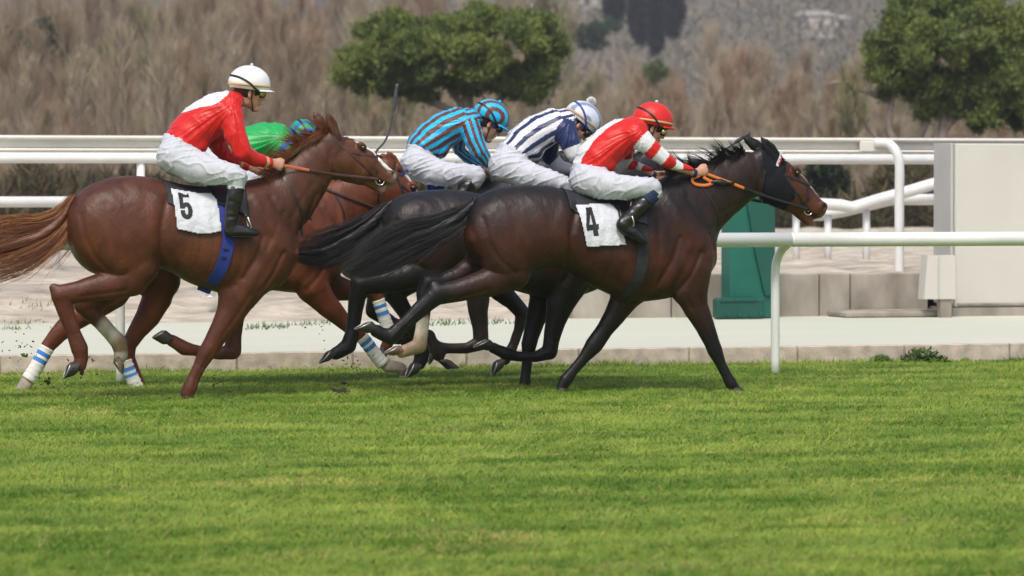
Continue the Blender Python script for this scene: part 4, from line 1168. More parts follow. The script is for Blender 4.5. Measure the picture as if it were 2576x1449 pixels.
def zs(X, Y):
    w = sm(0, 1, (X - (XW0 - .6)) / 1.2); slope = np.clip((Y - (Y_WALL - .6)) / 5.0, 0, 1); hi = SZ; lo = KH - .05 + (SZ - KH + .05) * sm(0, 1, slope)
    Z = lo * (1 - w) + hi * w
    nz = vnoise(np.stack([X.ravel() * 1.0, Y.ravel(), 0 * X.ravel()], 1), .9, 3).reshape(X.shape) * .04 + vnoise(np.stack([X.ravel(), Y.ravel(), 0 * X.ravel()], 1), 2.6, 4).reshape(X.shape) * .05
    return Z + nz * np.clip((Y - Y_WALL) * 2, 0, 1) * 1.0 + .03 * (1 - w)
V, F = grid(-26, 34, Y_WALL - .6, Y_FAR, 420, 330, zs); keep = ~((V[F[:, 0], 0] > XW0 - .3) & (V[F[:, 0], 1] < Y_WALL + .05))
o = mesh_obj('sand_track', V, F[keep], M_SAND); o['kind'] = 'structure'
V, F = grid(-500, 500, Y_WALL + 1, 1200, 80, 120, lambda X, Y: SZ - .45 + 0 * X)
M_FARG = mat('verge_ground', (.075, .06, .04), rough=.95, noise=.6, nscale=.3, col2=(.06, .07, .03), bump=.05, bscale=2)
o = mesh_obj('far_ground', V, F, M_FARG); o['kind'] = 'structure'
mb = MB(); L = 22.0; xx = XW0
xs_ = [XW0, atY('P', 1690, 760, Y_WALL)[0], atY('P', 2062, 760, Y_WALL)[0], atY('P', 2140, 760, Y_WALL)[0] , atY('P', 2336, 760, Y_WALL)[0]]
for a, b_ in zip(xs_[:-1], xs_[1:]): mb.box(((a + b_) / 2, Y_WALL + .1, (KH + SZ) / 2 - .05), (b_ - a - .012, .2, SZ - KH + .13), bev=.012)
tag(mb.build('retaining_wall', M_WALLC, loc=(xs_[0] + 5, Y_WALL, KH)), 'low grey concrete retaining wall in front of the sand track', 'wall')
p = atY('P', 2225, 788, Y_WALL - .5); mb = MB(); mb.box((p[0] + .1, Y_WALL - .35, KH + .03), (1.15, .6, .07), bev=.02)
tag(mb.build('concrete_slab', M_WALLC, loc=(p[0], Y_WALL - .35, KH)), 'flat broken concrete slab lying on the path at the wall foot', 'slab')
# scrap of paper on the sand
mb = MB(); p = atZ('P', 520, 766, SZ - .1); r = np.random.default_rng(2)
V = np.array([[p[0] + (i - 2) * .03 + r.normal(0, .006), p[1] + (j - 1.5) * .03, p[2] + .05 + abs(r.normal(0, .02))] for i in range(5) for j in range(4)]); F = [(i * 4 + j, i * 4 + 4 + j, i * 4 + 5 + j, i * 4 + 1 + j) for i in range(4) for j in range(3)]
mb.add(V, F); tag(mb.build('paper', M_WHITECLOTH, loc=tuple(p)), 'small crumpled white paper scrap lying on the sand', 'litter')
# tufts on the sand edge
V = []; F = []; r = np.random.default_rng(44)
for (X, Yp) in [(1105, 795), (1140, 802), (1165, 803), (1230, 796), (1255, 801), (20, 760), (60, 800), (100, 790), (660, 812), (700, 810), (760, 805), (820, 800), (1090, 806), (640, 815), (30, 815)]:
    c = atZ('P', X, Yp, KH + .05)
    for k_ in range(22):
        q_ = c + np.array([r.normal(0, .13), r.normal(0, .12), 0]); q_[2] = float(zs(np.array([[q_[0]]]), np.array([[q_[1]]]))[0, 0]) if q_[1] > Y_WALL - .6 else KH
        o_ = len(V); w_ = np.array([.006, .002, 0]); V += [q_ - w_, q_ + w_, q_ + np.array([r.normal(0, .02), r.normal(0, .02), r.uniform(.02, .07)])]; F.append((o_, o_ + 1, o_ + 2))
o = mesh_obj('weed_tufts', V, np.array(F), M_LEAF); tag(o, 'sparse small grass tufts at the edge of the sand', 'weeds', kind='stuff')

# ---- rails
M_RAIL = mat('rail_white', (.72, .73, .72), rough=.45, noise=.06, nscale=3, bump=.001, bscale=8)
M_RAILM = mat('rail_cream', (.66, .64, .60), rough=.5, noise=.08, nscale=2)
def fence_root(name, p, label): return empty(name, tuple(p), label, 'rail')
zt, zb = atY('P', 2200, 584, Y_RAIL - .18)[2], atY('P', 2200, 620, Y_RAIL - .18)[2]; rr_ = (zt - zb) / 2
root = fence_root('running_rail', (0, Y_RAIL, 0), 'near round white running rail on bent posts beside the turf')
mb = MB(); yy = Y_RAIL - .18
for i in range(8):
    a = atY('P', 1990, 600, yy)[0] + (i - 5) * 4.0 + .01
    mb.tube([(a, yy, (zt + zb) / 2), (a + 3.985, yy, (zt + zb) / 2)], rr_, n=28, ref=(0, 0, 1))
    mb.tube([(a - .03, yy, (zt + zb) / 2), (a + .03, yy, (zt + zb) / 2)], rr_ * .97, n=28, ref=(0, 0, 1))
mb.build('rail', M_RAIL, root, root, smooth=True)
xp = atZ('P', 1950, 937, 0)[0]; xq = atZ('P', 303, 960, 0)[0]; sp_ = xp - xq
for i in range(-1, 3):
    x = xq + i * sp_; mb = MB()
    P = [(x, Y_RAIL, -.05), (x, Y_RAIL, .5), (x, Y_RAIL, .82), (x + .01, Y_RAIL - .02, .93), (x + .03, Y_RAIL - .08, zb - .02), (x + .05, Y_RAIL - .15, zb + .02), (x + .05, Y_RAIL - .18, zb + .05)]
    mb.tube(spline(P, 24), .036, n=14, ref=(1, 0, 0)); mb.build('post', M_RAIL, root, root, smooth=True)
# flat topped outer rail
Y1 = track_y('P', 2262, 685, SZ)
z = lambda yp, Y=None, X=2000: atY('P', X, yp, Y)[2]
root = fence_root('flat_topped_rail', (0, Y1, SZ), 'tall white outer rail with a flat aluminium top band, topmost of the rails')
mb = MB(); Yb = Y1 + .25; x0, x1 = -14, 22
T, Bm = z(347, Yb), z(386, Yb); Hh = T - Bm; cx, Lx = (x0 + x1) / 2, x1 - x0
mb.box((cx, Yb, T - .02), (Lx, .16, .045), bev=.018); mb.box((cx, Yb + .03, T - .02 - Hh * .36), (Lx, .06, Hh * .52), bev=.006); mb.box((cx, Yb, Bm + Hh * .12), (Lx, .12, Hh * .22), bev=.03)
mb.build('top_band', M_RAILM, root, root)
xp = atZ('P', 2262, 685, SZ)[0]
for i in (-2, -1, 0, 1):
    x = xp + i * 7.6; mb = MB(); P = [(x, Y1, SZ - .2), (x, Y1, SZ + .8), (x, Y1, T - .30), (x - .03, Y1 + .02, T - .15), (x - .10, Y1 + .08, T - .06), (x - .22, Y1 + .16, T - .05)]
    mb.tube(spline(P, 30), .052, n=14, ref=(0, 1, 0)); pst = mb.build('post', M_RAIL, root, root, smooth=True)
    pb = MB(); pb.box((x - .22, Yb - .07, T - .09), (.34, .03, .12), bev=.01); pb.build('bracket', M_RAILM, pst, root)
def pipe_fence(name, yc0, yc1, Yp_, xs_posts, label, x0=-16, x1=24, rad=None, pts=None):
    root = fence_root(name, (0, Yp_, SZ), label); mb = MB(); zc = (z(yc0, Yp_) + z(yc1, Yp_)) / 2; r_ = (z(yc0, Yp_) - z(yc1, Yp_)) / 2
    mb.tube([(x0, Yp_, zc), (x1, Yp_, zc)], r_, n=20, ref=(0, 0, 1)); mb.build('rail', M_RAIL, root, root, smooth=True)
    for X in xs_posts:
        x = atY('P', X, 500, Yp_)[0]; mb = MB(); mb.tube([(x, Yp_ + .02, SZ - .1), (x, Yp_ + .02, zc - r_ * .5)], .045, n=12, ref=(1, 0, 0)); mb.build('post', M_RAIL, root, root, smooth=True)
pipe_fence('middle_rail', 387, 413, Y1 + 2.2, [-900, 355, 1610, 2865], 'thick round white rail just below the flat topped one')
pipe_fence('lower_rail', 492, 518, Y1 + 3.6, [-1100, -500, 142, 760, 1380], 'lowest round white rail seen at far left behind the tail', x1=atY('P', 1500, 500, Y1 + 3.6)[0])
# ramp rails at right
Yr = Y1 + 5
root = fence_root('ramp_rail', tuple(atY('P', 2200, 600, Yr)), 'white rails bending down to the left behind the near post')
mb = MB(); rad = .072
P1 = [atY('P', a, b_, Yr) for a, b_ in ((2420, 440), (2360, 459), (2290, 480), (2210, 502), (2145, 522), (2115, 516), (2040, 512), (1960, 510))]
P2 = [atY('P', a, b_, Yr + .25) for a, b_ in ((2440, 502), (2360, 502), (2280, 502), (2240, 503), (2180, 518), (2120, 532), (2070, 541), (2000, 543))]
mb.tube(P1, rad, n=14, ref=(0, 1, 0)); mb.tube(P2, rad * .95, n=14, ref=(0, 1, 0)); mb.build('rail', M_RAIL, root, root, smooth=True)
for X, Yt in ((2090, 540), (2187, 520), (2010, 520)):
    a = atY('P', X, Yt, Yr); mb = MB(); mb.tube([(a[0], Yr + .1, SZ - .1), (a[0], Yr + .1, a[2])], .045, n=10, ref=(1, 0, 0)); mb.build('post', M_RAIL, root, root, smooth=True)

# ---- green timing post
M_GREEN = mat('green_paint', (.003, .110, .078), rough=.5, noise=.12, nscale=3, bump=.001, bscale=20)
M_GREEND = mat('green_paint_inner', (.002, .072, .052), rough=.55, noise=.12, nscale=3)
Yg = Y_WALL - .55; a, b_ = atY('P', 1838, 700, Yg)[0], atY('P', 1950, 700, Yg)[0]; zt_ = z(462, Yg, 1900)
root = empty('green_pillar', ((a + b_) / 2, Yg, KH), 'dark green metal pillar standing on the path behind the near rail', 'pillar')
mb = MB(); w_ = b_ - a; dp = .30; c = (a + b_) / 2
mb.box((c + .0, Yg + dp / 2 + .02, (zt_ + KH) / 2), (w_ * .98, dp, zt_ - KH), bev=.012); mb.build('column', M_GREEN, root, root)
mb = MB(); zl = z(768, Yg, 1900)
PP = [(a + w_ * .30, zt_ - .05), (a + w_ * .98, zt_ - .05), (a + w_ * .98, z(742, Yg)), (a + w_ * .76, z(742, Yg)), (a + w_ * .55, z(640, Yg))]
V = [(x, Yg - .02 + e, zz) for e in (0, .045) for x, zz in PP]; k_ = len(PP)
F = [tuple(range(k_)), tuple(range(k_, 2 * k_))[::-1]] + [(i, (i + 1) % k_, (i + 1) % k_ + k_, i + k_) for i in range(k_)]
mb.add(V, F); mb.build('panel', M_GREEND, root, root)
xb = atY('P', 1800, 770, Yg)[0]; mb = MB(); mb.box(((xb + c) / 2 + .02, Yg - .06, (KH + z(748, Yg)) / 2), (c - xb + .1, .16, z(748, Yg) - KH), bev=.02)
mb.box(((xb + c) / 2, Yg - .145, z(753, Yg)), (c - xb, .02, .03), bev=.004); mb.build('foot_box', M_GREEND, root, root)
mb = MB()
for i in range(4): mb.tube([(xb + .08 + i * .12, Yg - .15, KH + .05), (xb + .08 + i * .12, Yg - .17, KH + .05)], .014, n=8, ref=(1, 0, 0))
mb.build('bolt', M_GREEN, root, root)
# ---- large cream cabinet / panel with small box
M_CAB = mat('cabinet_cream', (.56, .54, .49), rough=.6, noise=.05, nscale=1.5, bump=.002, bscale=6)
M_CABSHADE = mat('cabinet_cream_shade', (.47, .46, .44), rough=.6, noise=.05, nscale=2)  # cabinet cream darkened to paint in the shade of its left face
M_DARKJ = mat('dark_gap', (.03, .028, .025), rough=.8)
Yc = Y_WALL - .42; a = atY('P', 2404, 600, Yc)[0]; zt_ = z(361, Yc, 2500); zb_ = z(772, Yc, 2500)
root = empty('cabinet', (a + 1.3, Yc, KH), 'big cream metal cabinet standing at the right edge behind the rail', 'cabinet')
mb = MB(); mb.box((a + 1.3, Yc + .28, (zt_ + zb_) / 2), (2.6, .56, zt_ - zb_), bev=.012); mb.build('casing', M_CAB, root, root)
mb = MB(); mb.box((a - .02, Yc + .29, (zt_ + zb_) / 2 + .02), (.03, .48, (zt_ - zb_) * .98), bev=.005); mb.build('shaded_side', M_CABSHADE, root, root)
mb = MB(); mb.box((a + 1.3, Yc + .28, (zb_ + KH) / 2 - .02), (2.7, .64, zb_ - KH + .03)); mb.box((a + 1.3, Yc - .012, zb_ + .03), (2.56, .02, .025), bev=.004); mb.build('plinth', M_WALLC, root, root)
Yx = Yc - .3; a0, a1 = atY('P', 2322, 700, Yx)[0], atY('P', 2397, 700, Yx)[0]; zt_, zb_ = z(642, Yx, 2360), z(752, Yx, 2360)
root = empty('meter_box', ((a0 + a1) / 2, Yx, KH), 'small cream box on a short dark post left of the big cabinet', 'box')
mb = MB(); w_ = a1 - a0
V = [(a0 + .02, Yx - .08, zt_), (a1 - .01, Yx - .08, zt_), (a1, Yx - .08, zb_), (a0 - .02, Yx - .08, zb_), (a0 + .02, Yx + .1, zt_), (a1 - .01, Yx + .1, zt_), (a1, Yx + .1, zb_), (a0 - .02, Yx + .1, zb_)]
mb.add(V, [(0, 3, 2, 1), (4, 5, 6, 7), (0, 1, 5, 4), (3, 7, 6, 2), (0, 4, 7, 3), (1, 2, 6, 5)]); mb.build('casing', M_CAB, root, root)
mb = MB(); mb.box((a0 + w_ * .42, Yx - .085, (zt_ + zb_) / 2), (.012, .012, (zt_ - zb_) * .94)); mb.build('seam', M_CABSHADE, root, root)
mb = MB(); mb.box((a0 + w_ * .72, Yx, (zb_ + KH) / 2), (w_ * .38, .12, zb_ - KH + .02), bev=.01); mb.build('post', M_WALLC, root, root)

# ================================================================== distance: woods, pines, hillside
D2 = lambda D, X, Yp: CAM + ray(X, Yp) * D
def far_pt(D, X, z0):
    d = ray(X, 455); p = CAM + d * D; p[2] = z0; return p
GZ = SZ - .45
M_BARK = mat('bark', (.27, .225, .185), rough=.9, noise=.25, nscale=3, bump=.02, bscale=8)
M_TWIG = mat('twig', attr=True, rough=.9, spec=.15)
M_NEEDLE = mat('pine_needles', attr=True, rough=.75, spec=.2)
def bare_tree(seed, Hh, spread, cols, upright=.75, twigs=1500, tr=.12):
    """trunk mesh + crown mesh of a leafless tree"""
    r = np.random.default_rng(seed); mb = MB(); limbs = []
    tk = spline([(0, 0, 0), (r.normal(0, .1), r.normal(0, .1), Hh * .35), (r.normal(0, .2), r.normal(0, .2), Hh * .7), (r.normal(0, .3), r.normal(0, .3), Hh * .98)], 14)
    mb.tube(tk, np.linspace(tr, .012, 14), n=6, ref=(1, 0, 0))
    for i in range(34):
        t = r.uniform(.12, .92); b = tk[int(t * 13)]; a = r.uniform(0, 6.28); ln = Hh * r.uniform(.18, .42) * (1.15 - t); out = spread * r.uniform(.5, 1.2)
        e = b + np.array([math.cos(a) * ln * out, math.sin(a) * ln * out, ln * upright * 1.3]); m_ = (b + e) / 2 + np.array([math.cos(a), math.sin(a), -.4]) * ln * .12
        P = spline([b, m_, e], 6); mb.tube(P, np.linspace(tr * .42 * (1.2 - t), .010, 6), n=4, ref=(1, 0, .3)); limbs.append(P)
    limbs.append(tk)
    tv, tf, tm = np.concatenate(mb.V), mb.F, mb.M
    V = []; F = []; C = []
    L_ = r.integers(0, len(limbs), twigs); c = np.array(cols)
    for i in range(twigs):
        P = limbs[L_[i]]; q = r.uniform(.15, 1) * (len(P) - 1); k = int(min(q, len(P) - 2)); b = P[k] + (P[k + 1] - P[k]) * (q - k)
        d = (P[k + 1] - P[k]); d /= np.linalg.norm(d) + 1e-9; d = d * .55 + np.array([r.normal(0, .42), r.normal(0, .42), upright * r.uniform(.3, 1)]); d /= np.linalg.norm(d)
        ln = r.uniform(.35, 1.25) * Hh / 10; s_ = np.cross(d, r.normal(0, 1, 3)); s_ /= np.linalg.norm(s_) + 1e-9; w_ = r.uniform(.005, .011)
        bend = np.array([r.normal(0, .1), r.normal(0, .1), .1]) * ln; o_ = len(V)
        V += [b - s_ * w_, b + s_ * w_, b + d * ln * .5 + s_ * w_ * .8 + bend * .3, b + d * ln * .5 - s_ * w_ * .8 + bend * .3, b + d * ln + bend]; F += [(o_, o_ + 1, o_ + 2, o_ + 3), (o_ + 3, o_ + 2, o_ + 4)]
        cc = c[r.integers(0, len(c))] * r.uniform(.85, 1.12) * np.array([1.02, .95, .80]); C += [cc] * 5
    return (tv, tf), (np.array(V), F, np.array(C))
BR = [(.34, .275, .215), (.29, .24, .19), (.37, .305, .25), (.25, .22, .175)]
GRY = [(.44, .40, .345), (.37, .335, .285), (.40, .345, .29)]
RUS = [(.39, .285, .23), (.34, .26, .205)]
OLV = [(.25, .26, .16), (.28, .27, .17)]
kinds = []
for i, (hh, sp, cl_, up_) in enumerate([(8.5, .35, BR, 1.0), (9.5, .4, BR, 1.0), (8, .5, GRY, .95), (7, .55, RUS, .8), (9, .32, GRY, 1.1), (5.5, .7, OLV, .7), (10, .45, BR, 1.0)]):
    (tv, tf), (cv, cf_, cc) = bare_tree(100 + i, hh, sp, cl_, up_, 2600)
    mt = bpy.data.meshes.new('trunk'); mt.from_pydata([tuple(v) for v in tv], [], tf); mt.materials.append(M_BARK)
    mc = bpy.data.meshes.new('crown'); mc.from_pydata([tuple(v) for v in cv], [], cf_); mc.materials.append(M_TWIG)
    at = mc.color_attributes.new('Col', 'FLOAT_COLOR', 'POINT'); c4 = np.ones((len(cv), 4), np.float32); c4[:, :3] = cc; at.data.foreach_set('color', c4.ravel())
    kinds.append((mt, mc, hh))
def hillz(D):                       # ground height along the view: flat valley then a rising slope
    return GZ + sm(250, 1000, np.asarray(D, float)) * 52.0
KN = ['brown leafless poplar', 'tall brown leafless poplar', 'pale grey leafless tree', 'rust tinged leafless tree', 'slender grey leafless poplar', 'low olive green budding tree', 'broad brown leafless poplar']
def put_tree(k, p, s, rot, nm='bare_tree'):
    mt, mc, hh = kinds[k]; root = bpy.data.objects.new(nm, None); COL.objects.link(root); root.location = tuple(p); root.rotation_euler = (0, 0, rot); root.scale = (s, s, s)
    tag(root, 'one %s in the wood beyond the rails' % KN[k], 'tree', 'leafless trees of the wood, %s' % KN[k])
    for nm2, me in (('trunk', mt), ('crown', mc)):
        o = bpy.data.objects.new(nm2, me); COL.objects.link(o); o.parent = root
    return root
r = np.random.default_rng(77)
def topline(X, ri):                 # where the tree tops of a row stand in the view (photo rows)
    if X < 1400: return r.uniform(*[(270, 400), (190, 330), (120, 260), (60, 200), (10, 150), (-30, 90), (-60, 40), (-90, 0)][ri])
    base = np.interp(X, [1400, 1480, 1600, 1720, 1800, 1960, 2010, 2120, 2200], [180, 165, 130, 120, 55, 60, 120, 125, 70])
    return base + (330 - base) * (1 - ri / 7) ** 1.3 + r.uniform(-5, 60)
for ri, (D, cnt) in enumerate([(92, 22), (108, 36), (118, 38), (130, 40), (146, 44), (168, 44), (195, 46), (230, 46)]):
    for i in range(cnt):
        X = -950 + 4500 * (i + r.uniform(-.4, .4)) / cnt; left = X < 1300
        k = int(r.choice([0, 1, 6, 3, 2, 4, 5], p=[.22, .18, .16, .1, .14, .12, .08] if left else [.12, .12, .1, .24, .22, .13, .07])); D_ = D + r.uniform(-4, 4)
        p = far_pt(D_, X, 0); p[2] = float(hillz(D_)) - .1; H_ = (455 - topline(X, ri)) * D_ / FPX + CAMH - p[2]
        put_tree(k, p, max(.22, H_ / kinds[k][2]), r.uniform(0, 6))
for X, yt, D_, k in ((300, 40, 99, 4), (215, 110, 100, 2), (425, 90, 98, 4), (75, 130, 99, 2), (520, 150, 101, 6), (-60, 80, 100, 4), (1560, 215, 99, 2), (1790, 190, 98, 4), (1900, 240, 97, 2), (2120, 150, 99, 5)):
    p = far_pt(D_, X, GZ - .1); put_tree(k, p, ((455 - yt) * D_ / FPX + CAMH - GZ) / kinds[k][2], X * .37)
# wood floor mass behind
def shrub_mass(name, D0, D1, n_, h0, h1, cols, label, X0=-1000, X1=3600, size=(.12, .3), seed=1, m=None, thin=.10):
    r = np.random.default_rng(seed); D = r.uniform(D0, D1, n_); X = r.uniform(X0, X1, n_); P = np.array([far_pt(d, x, 0) for d, x in zip(D, X)])
    env = .55 + .45 * vnoise(np.stack([X * .012, D * .05, 0 * D], 1), 1, seed % 5); P[:, 2] = hillz(D) + r.random(n_) ** 1.2 * (h0 + (h1 - h0) * np.clip(env, 0, 1))
    d = r.normal(0, 1, (n_, 3)); d /= np.linalg.norm(d, axis=1)[:, None]; s_ = np.cross(d, r.normal(0, 1, (n_, 3))); s_ /= np.linalg.norm(s_, axis=1)[:, None]
    L_ = r.uniform(*size, n_)[:, None] * (D[:, None] / D0) ** .5; d[:, 2] = np.abs(d[:, 2]) + .3; V = np.stack([P, P + d * L_ + s_ * L_ * thin, P + d * L_ * 1.8, P + d * L_ - s_ * L_ * thin], 1).reshape(-1, 3)
    F = (np.arange(n_) * 4)[:, None] + np.arange(4)[None]; c = np.array(cols)[r.integers(0, len(cols), n_)] * r.uniform(.8, 1.15, (n_, 1)) * np.array([1.02, .95, .80])
    o = mesh_obj(name, V, F, m or M_TWIG, cols=np.repeat(c, 4, 0), smooth=False); tag(o, label, 'undergrowth', kind='stuff'); return o
shrub_mass('undergrowth', 84, 100, 95000, .5, 2.1, [(.075, .06, .042), (.10, .08, .055), (.05, .055, .035), (.09, .085, .045)], 'dark tangled scrub behind the sand track below the wood', seed=3)
shrub_mass('undergrowth', 104, 190, 90000, .3, 2.6, [(.32, .26, .205), (.28, .235, .185), (.35, .28, .225), (.25, .23, .165)], 'dense brown brushwood filling the wood between the trunks', size=(.15, .5), seed=4)
shrub_mass('woodland', 200, 330, 110000, 1, 8.0, X1=1420, cols= [(.34, .285, .23), (.30, .26, .21), (.37, .31, .26), (.26, .245, .18)], label='far brown mass of leafless woodland on the slope', size=(.25, .9), seed=6)
shrub_mass('woodland', 180, 235, 60000, .3, 4.6, X0=1400, cols=[(.34, .30, .26), (.31, .27, .23), (.38, .32, .28), (.28, .26, .21)], label='pale brown low woodland on the slope right of the centre pine', size=(.25, .8), seed=16)
# hillside
X_, D_ = np.meshgrid(np.linspace(-5000, 8000, 120), np.linspace(180, 1300, 120), indexing='ij')
V = np.array([far_pt(d, x, 0) for x, d in zip(X_.ravel(), D_.ravel())]); V[:, 2] = hillz(D_.ravel()) + sm(700, 1400, D_.ravel()) * 90 + vnoise(V * np.array([1, 1, 0]), .01, 2) * 3
i, j = np.meshgrid(np.arange(119), np.arange(119), indexing='ij'); a = (i * 120 + j).ravel(); F = np.stack([a, a + 120, a + 121, a + 1], 1)
M_HILL = mat('hillside_scrub', (.17, .145, .115), rough=.95, noise=.9, nscale=.045, col2=(.10, .105, .075), bump=.5, bscale=.3)
o = mesh_obj('hills', V, F, M_HILL); o['kind'] = 'structure'
shrub_mass('hillside_scrub', 330, 900, 170000, 0, 2.6, [(.23, .20, .19), (.19, .19, .165), (.25, .21, .20), (.17, .18, .16), (.22, .20, .17)], 'dim olive and brown scrub covering the far hillside', size=(.3, .7), thin=.22, seed=9)

def needle_crown(name, lobes, n_, cols, parent, root, size=(.06, .15), seed=0, perlobe=False):
    """clumps of small needle sprays spread over and inside the lobes (x, y, z, rx, ry, rz)"""
    r = np.random.default_rng(seed); L_ = np.array(lobes); vol = (L_[:, 3] * L_[:, 5]) ; pr = vol / vol.sum(); li = r.choice(len(L_), n_, p=pr)
    u = r.normal(0, 1, (n_, 3)); u /= np.linalg.norm(u, axis=1)[:, None]; rad = r.uniform(.55, 1.06, n_)[:, None]
    c = L_[li, :3] + u * rad * L_[li, 3:6]; per = 24; N = n_ * per
    c2 = np.repeat(c, per, 0) + r.normal(0, .09, (N, 3)) * np.array([1, 1, .7]); d = r.normal(0, .8, (N, 3)) + np.repeat(u, per, 0) * .5 + np.array([0, 0, .8]); d /= np.linalg.norm(d, axis=1)[:, None]
    s_ = np.cross(d, r.normal(0, 1, (N, 3))); s_ /= np.linalg.norm(s_, axis=1)[:, None]; l_ = r.uniform(*size, N)[:, None]
    V = np.stack([c2 - s_ * l_ * .22, c2 + s_ * l_ * .22, c2 + d * l_], 1).reshape(-1, 3); F = (np.arange(N) * 3)[:, None] + np.arange(3)[None]
    cc = np.array(cols)[r.integers(0, len(cols), n_)] * r.uniform(.65, 1.3, (n_, 1))
    if perlobe:
        lc = np.array(cols)[r.integers(0, len(cols), len(L_))] * r.uniform(.8, 1.2, (len(L_), 1)) * .5 + np.array(cols[1]) * .5; cc = lc[li] * r.uniform(.8, 1.15, (n_, 1)) * 1.30
        up_ = u[:, 2] > -.25; c = np.where(up_[:, None], c, c + np.array([0, 0, .15]))
    cc = np.repeat(np.repeat(cc, per, 0), 3, 0)
    return mesh_obj(name, V, F, M_NEEDLE, parent, root, cols=cc, smooth=False)
def stone_pine(D, base, blobs, label, n_, seed, limbs):
    s = D / FPX; b0 = far_pt(D, base, 0); b0[2] = float(hillz(D)); root = empty('stone_pine', tuple(b0), label, 'pine tree'); r = np.random.default_rng(seed)
    L_ = []
    for (X, Yp, rx, rz, dd) in blobs:
        p = CAM + ray(X, Yp) * (D + dd); L_.append((*p, rx * s, rx * s * .9, rz * s))
    L2 = []
    for q in L_:                                     # plumes: small lobes with gaps between them
        for k in range(10):
            u = r.normal(0, 1, 3); u /= np.linalg.norm(u); f_ = r.uniform(.45, .95)
            L2.append((q[0] + u[0] * q[3] * f_, q[1] + u[1] * q[4] * f_, q[2] + u[2] * q[5] * f_, q[3] * r.uniform(.20, .36), q[4] * .3, q[5] * r.uniform(.26, .44)))
    needle_crown('crown', L2, n_, [(.080, .115, .030), (.110, .145, .036), (.060, .090, .028), (.150, .175, .040)], root, root, seed=seed, perlobe=True)
    mb = MB()
    for P, r0, r1 in limbs:
        Q = [CAM + ray(a, b_) * (D + c_) for a, b_, c_ in P]
        if P[0][1] > 400: Q[0][2] = b0[2] - .2
        mb.tube(spline(Q, 16), np.linspace(r0, r1, 16), n=8, ref=(0, 1, 0))
    mb.build('trunk', M_BARK, root, root, smooth=True)
    return root
stone_pine(101, 1190, [(905, 185, 65, 45, 0), (960, 130, 75, 60, 0), (935, 80, 45, 30, 1), (1010, 70, 75, 45, 1), (1045, 150, 90, 70, -1), (1110, 90, 80, 60, 0), (1190, 60, 85, 48, 1), (1270, 45, 75, 38, 0), (1340, 75, 75, 45, 0), (1380, 130, 45, 55, 0),
    (1290, 120, 90, 60, -1), (1200, 150, 90, 60, -1), (1340, 190, 60, 45, 0), (1290, 215, 65, 42, 0), (1180, 215, 60, 35, 0), (1090, 225, 60, 30, 0), (990, 215, 60, 30, 0), (925, 215, 45, 25, 0), (1050, 200, 90, 50, 0), (1240, 190, 80, 55, 0), (1330, 225, 50, 40, 0), (1130, 150, 90, 70, 0), (880, 150, 35, 35, 0), (985, 160, 90, 60, 0)],
    'broad dark green stone pine standing above the turquoise rider', 5200, 5,
    [([(1190, 520, 0), (1195, 400, 0), (1180, 300, 0), (1170, 200, 0)], .28, .12), ([(1190, 330, 0), (1120, 270, 0), (1010, 235, 0), (900, 190, 0)], .12, .04), ([(1185, 320, 0), (1260, 250, 0), (1330, 180, 0)], .12, .05), ([(1180, 290, 0), (1100, 180, 0), (1040, 110, 0)], .10, .04), ([(1172, 240, 0), (1240, 140, 0), (1280, 70, 0)], .1, .04)])
stone_pine(99, 2400, [(2215, 150, 50, 60, 0), (2260, 90, 75, 65, 0), (2340, 50, 85, 60, 0), (2250, 190, 70, 50, 0), (2330, 140, 90, 70, -1), (2430, 20, 90, 60, 0), (2420, 110, 100, 75, -1), (2360, 235, 70, 60, 0), (2300, 230, 40, 32, 0), (2500, 80, 90, 80, 0), (2540, 180, 70, 90, 0), (2450, 200, 60, 60, 0),
    (2560, 280, 50, 70, 1), (2400, 270, 40, 40, 0), (2600, 100, 90, 90, 0), (2640, 240, 80, 100, 0), (2280, 20, 60, 45, 1), (2370, -30, 90, 60, 1), (2500, -30, 100, 60, 1), (2500, 170, 90, 80, 0), (2400, 190, 80, 70, 0), (2290, 150, 80, 70, 0), (2470, 290, 60, 50, 0), (2560, 200, 90, 110, 0), (2350, 270, 50, 40, 0), (2230, 120, 60, 60, 0)],
    'large green stone pine cut off by the right edge of the view', 6200, 8,
    [([(2365, 520, 0), (2368, 420, 0), (2372, 330, 0), (2385, 200, 0)], .20, .10), ([(2255, 520, 0), (2262, 400, 0), (2235, 320, 0), (2250, 220, 0)], .16, .06), ([(2310, 350, 0), (2335, 300, 0), (2350, 240, 0)], .1, .05), ([(2235, 250, 0), (2180, 230, 0), (2110, 208, 0), (2085, 212, 0)], .09, .02), ([(2372, 330, 0), (2450, 250, 0), (2550, 220, 0)], .1, .04), ([(2262, 400, 0), (2190, 330, 0), (2130, 240, 0)], .07, .02)])
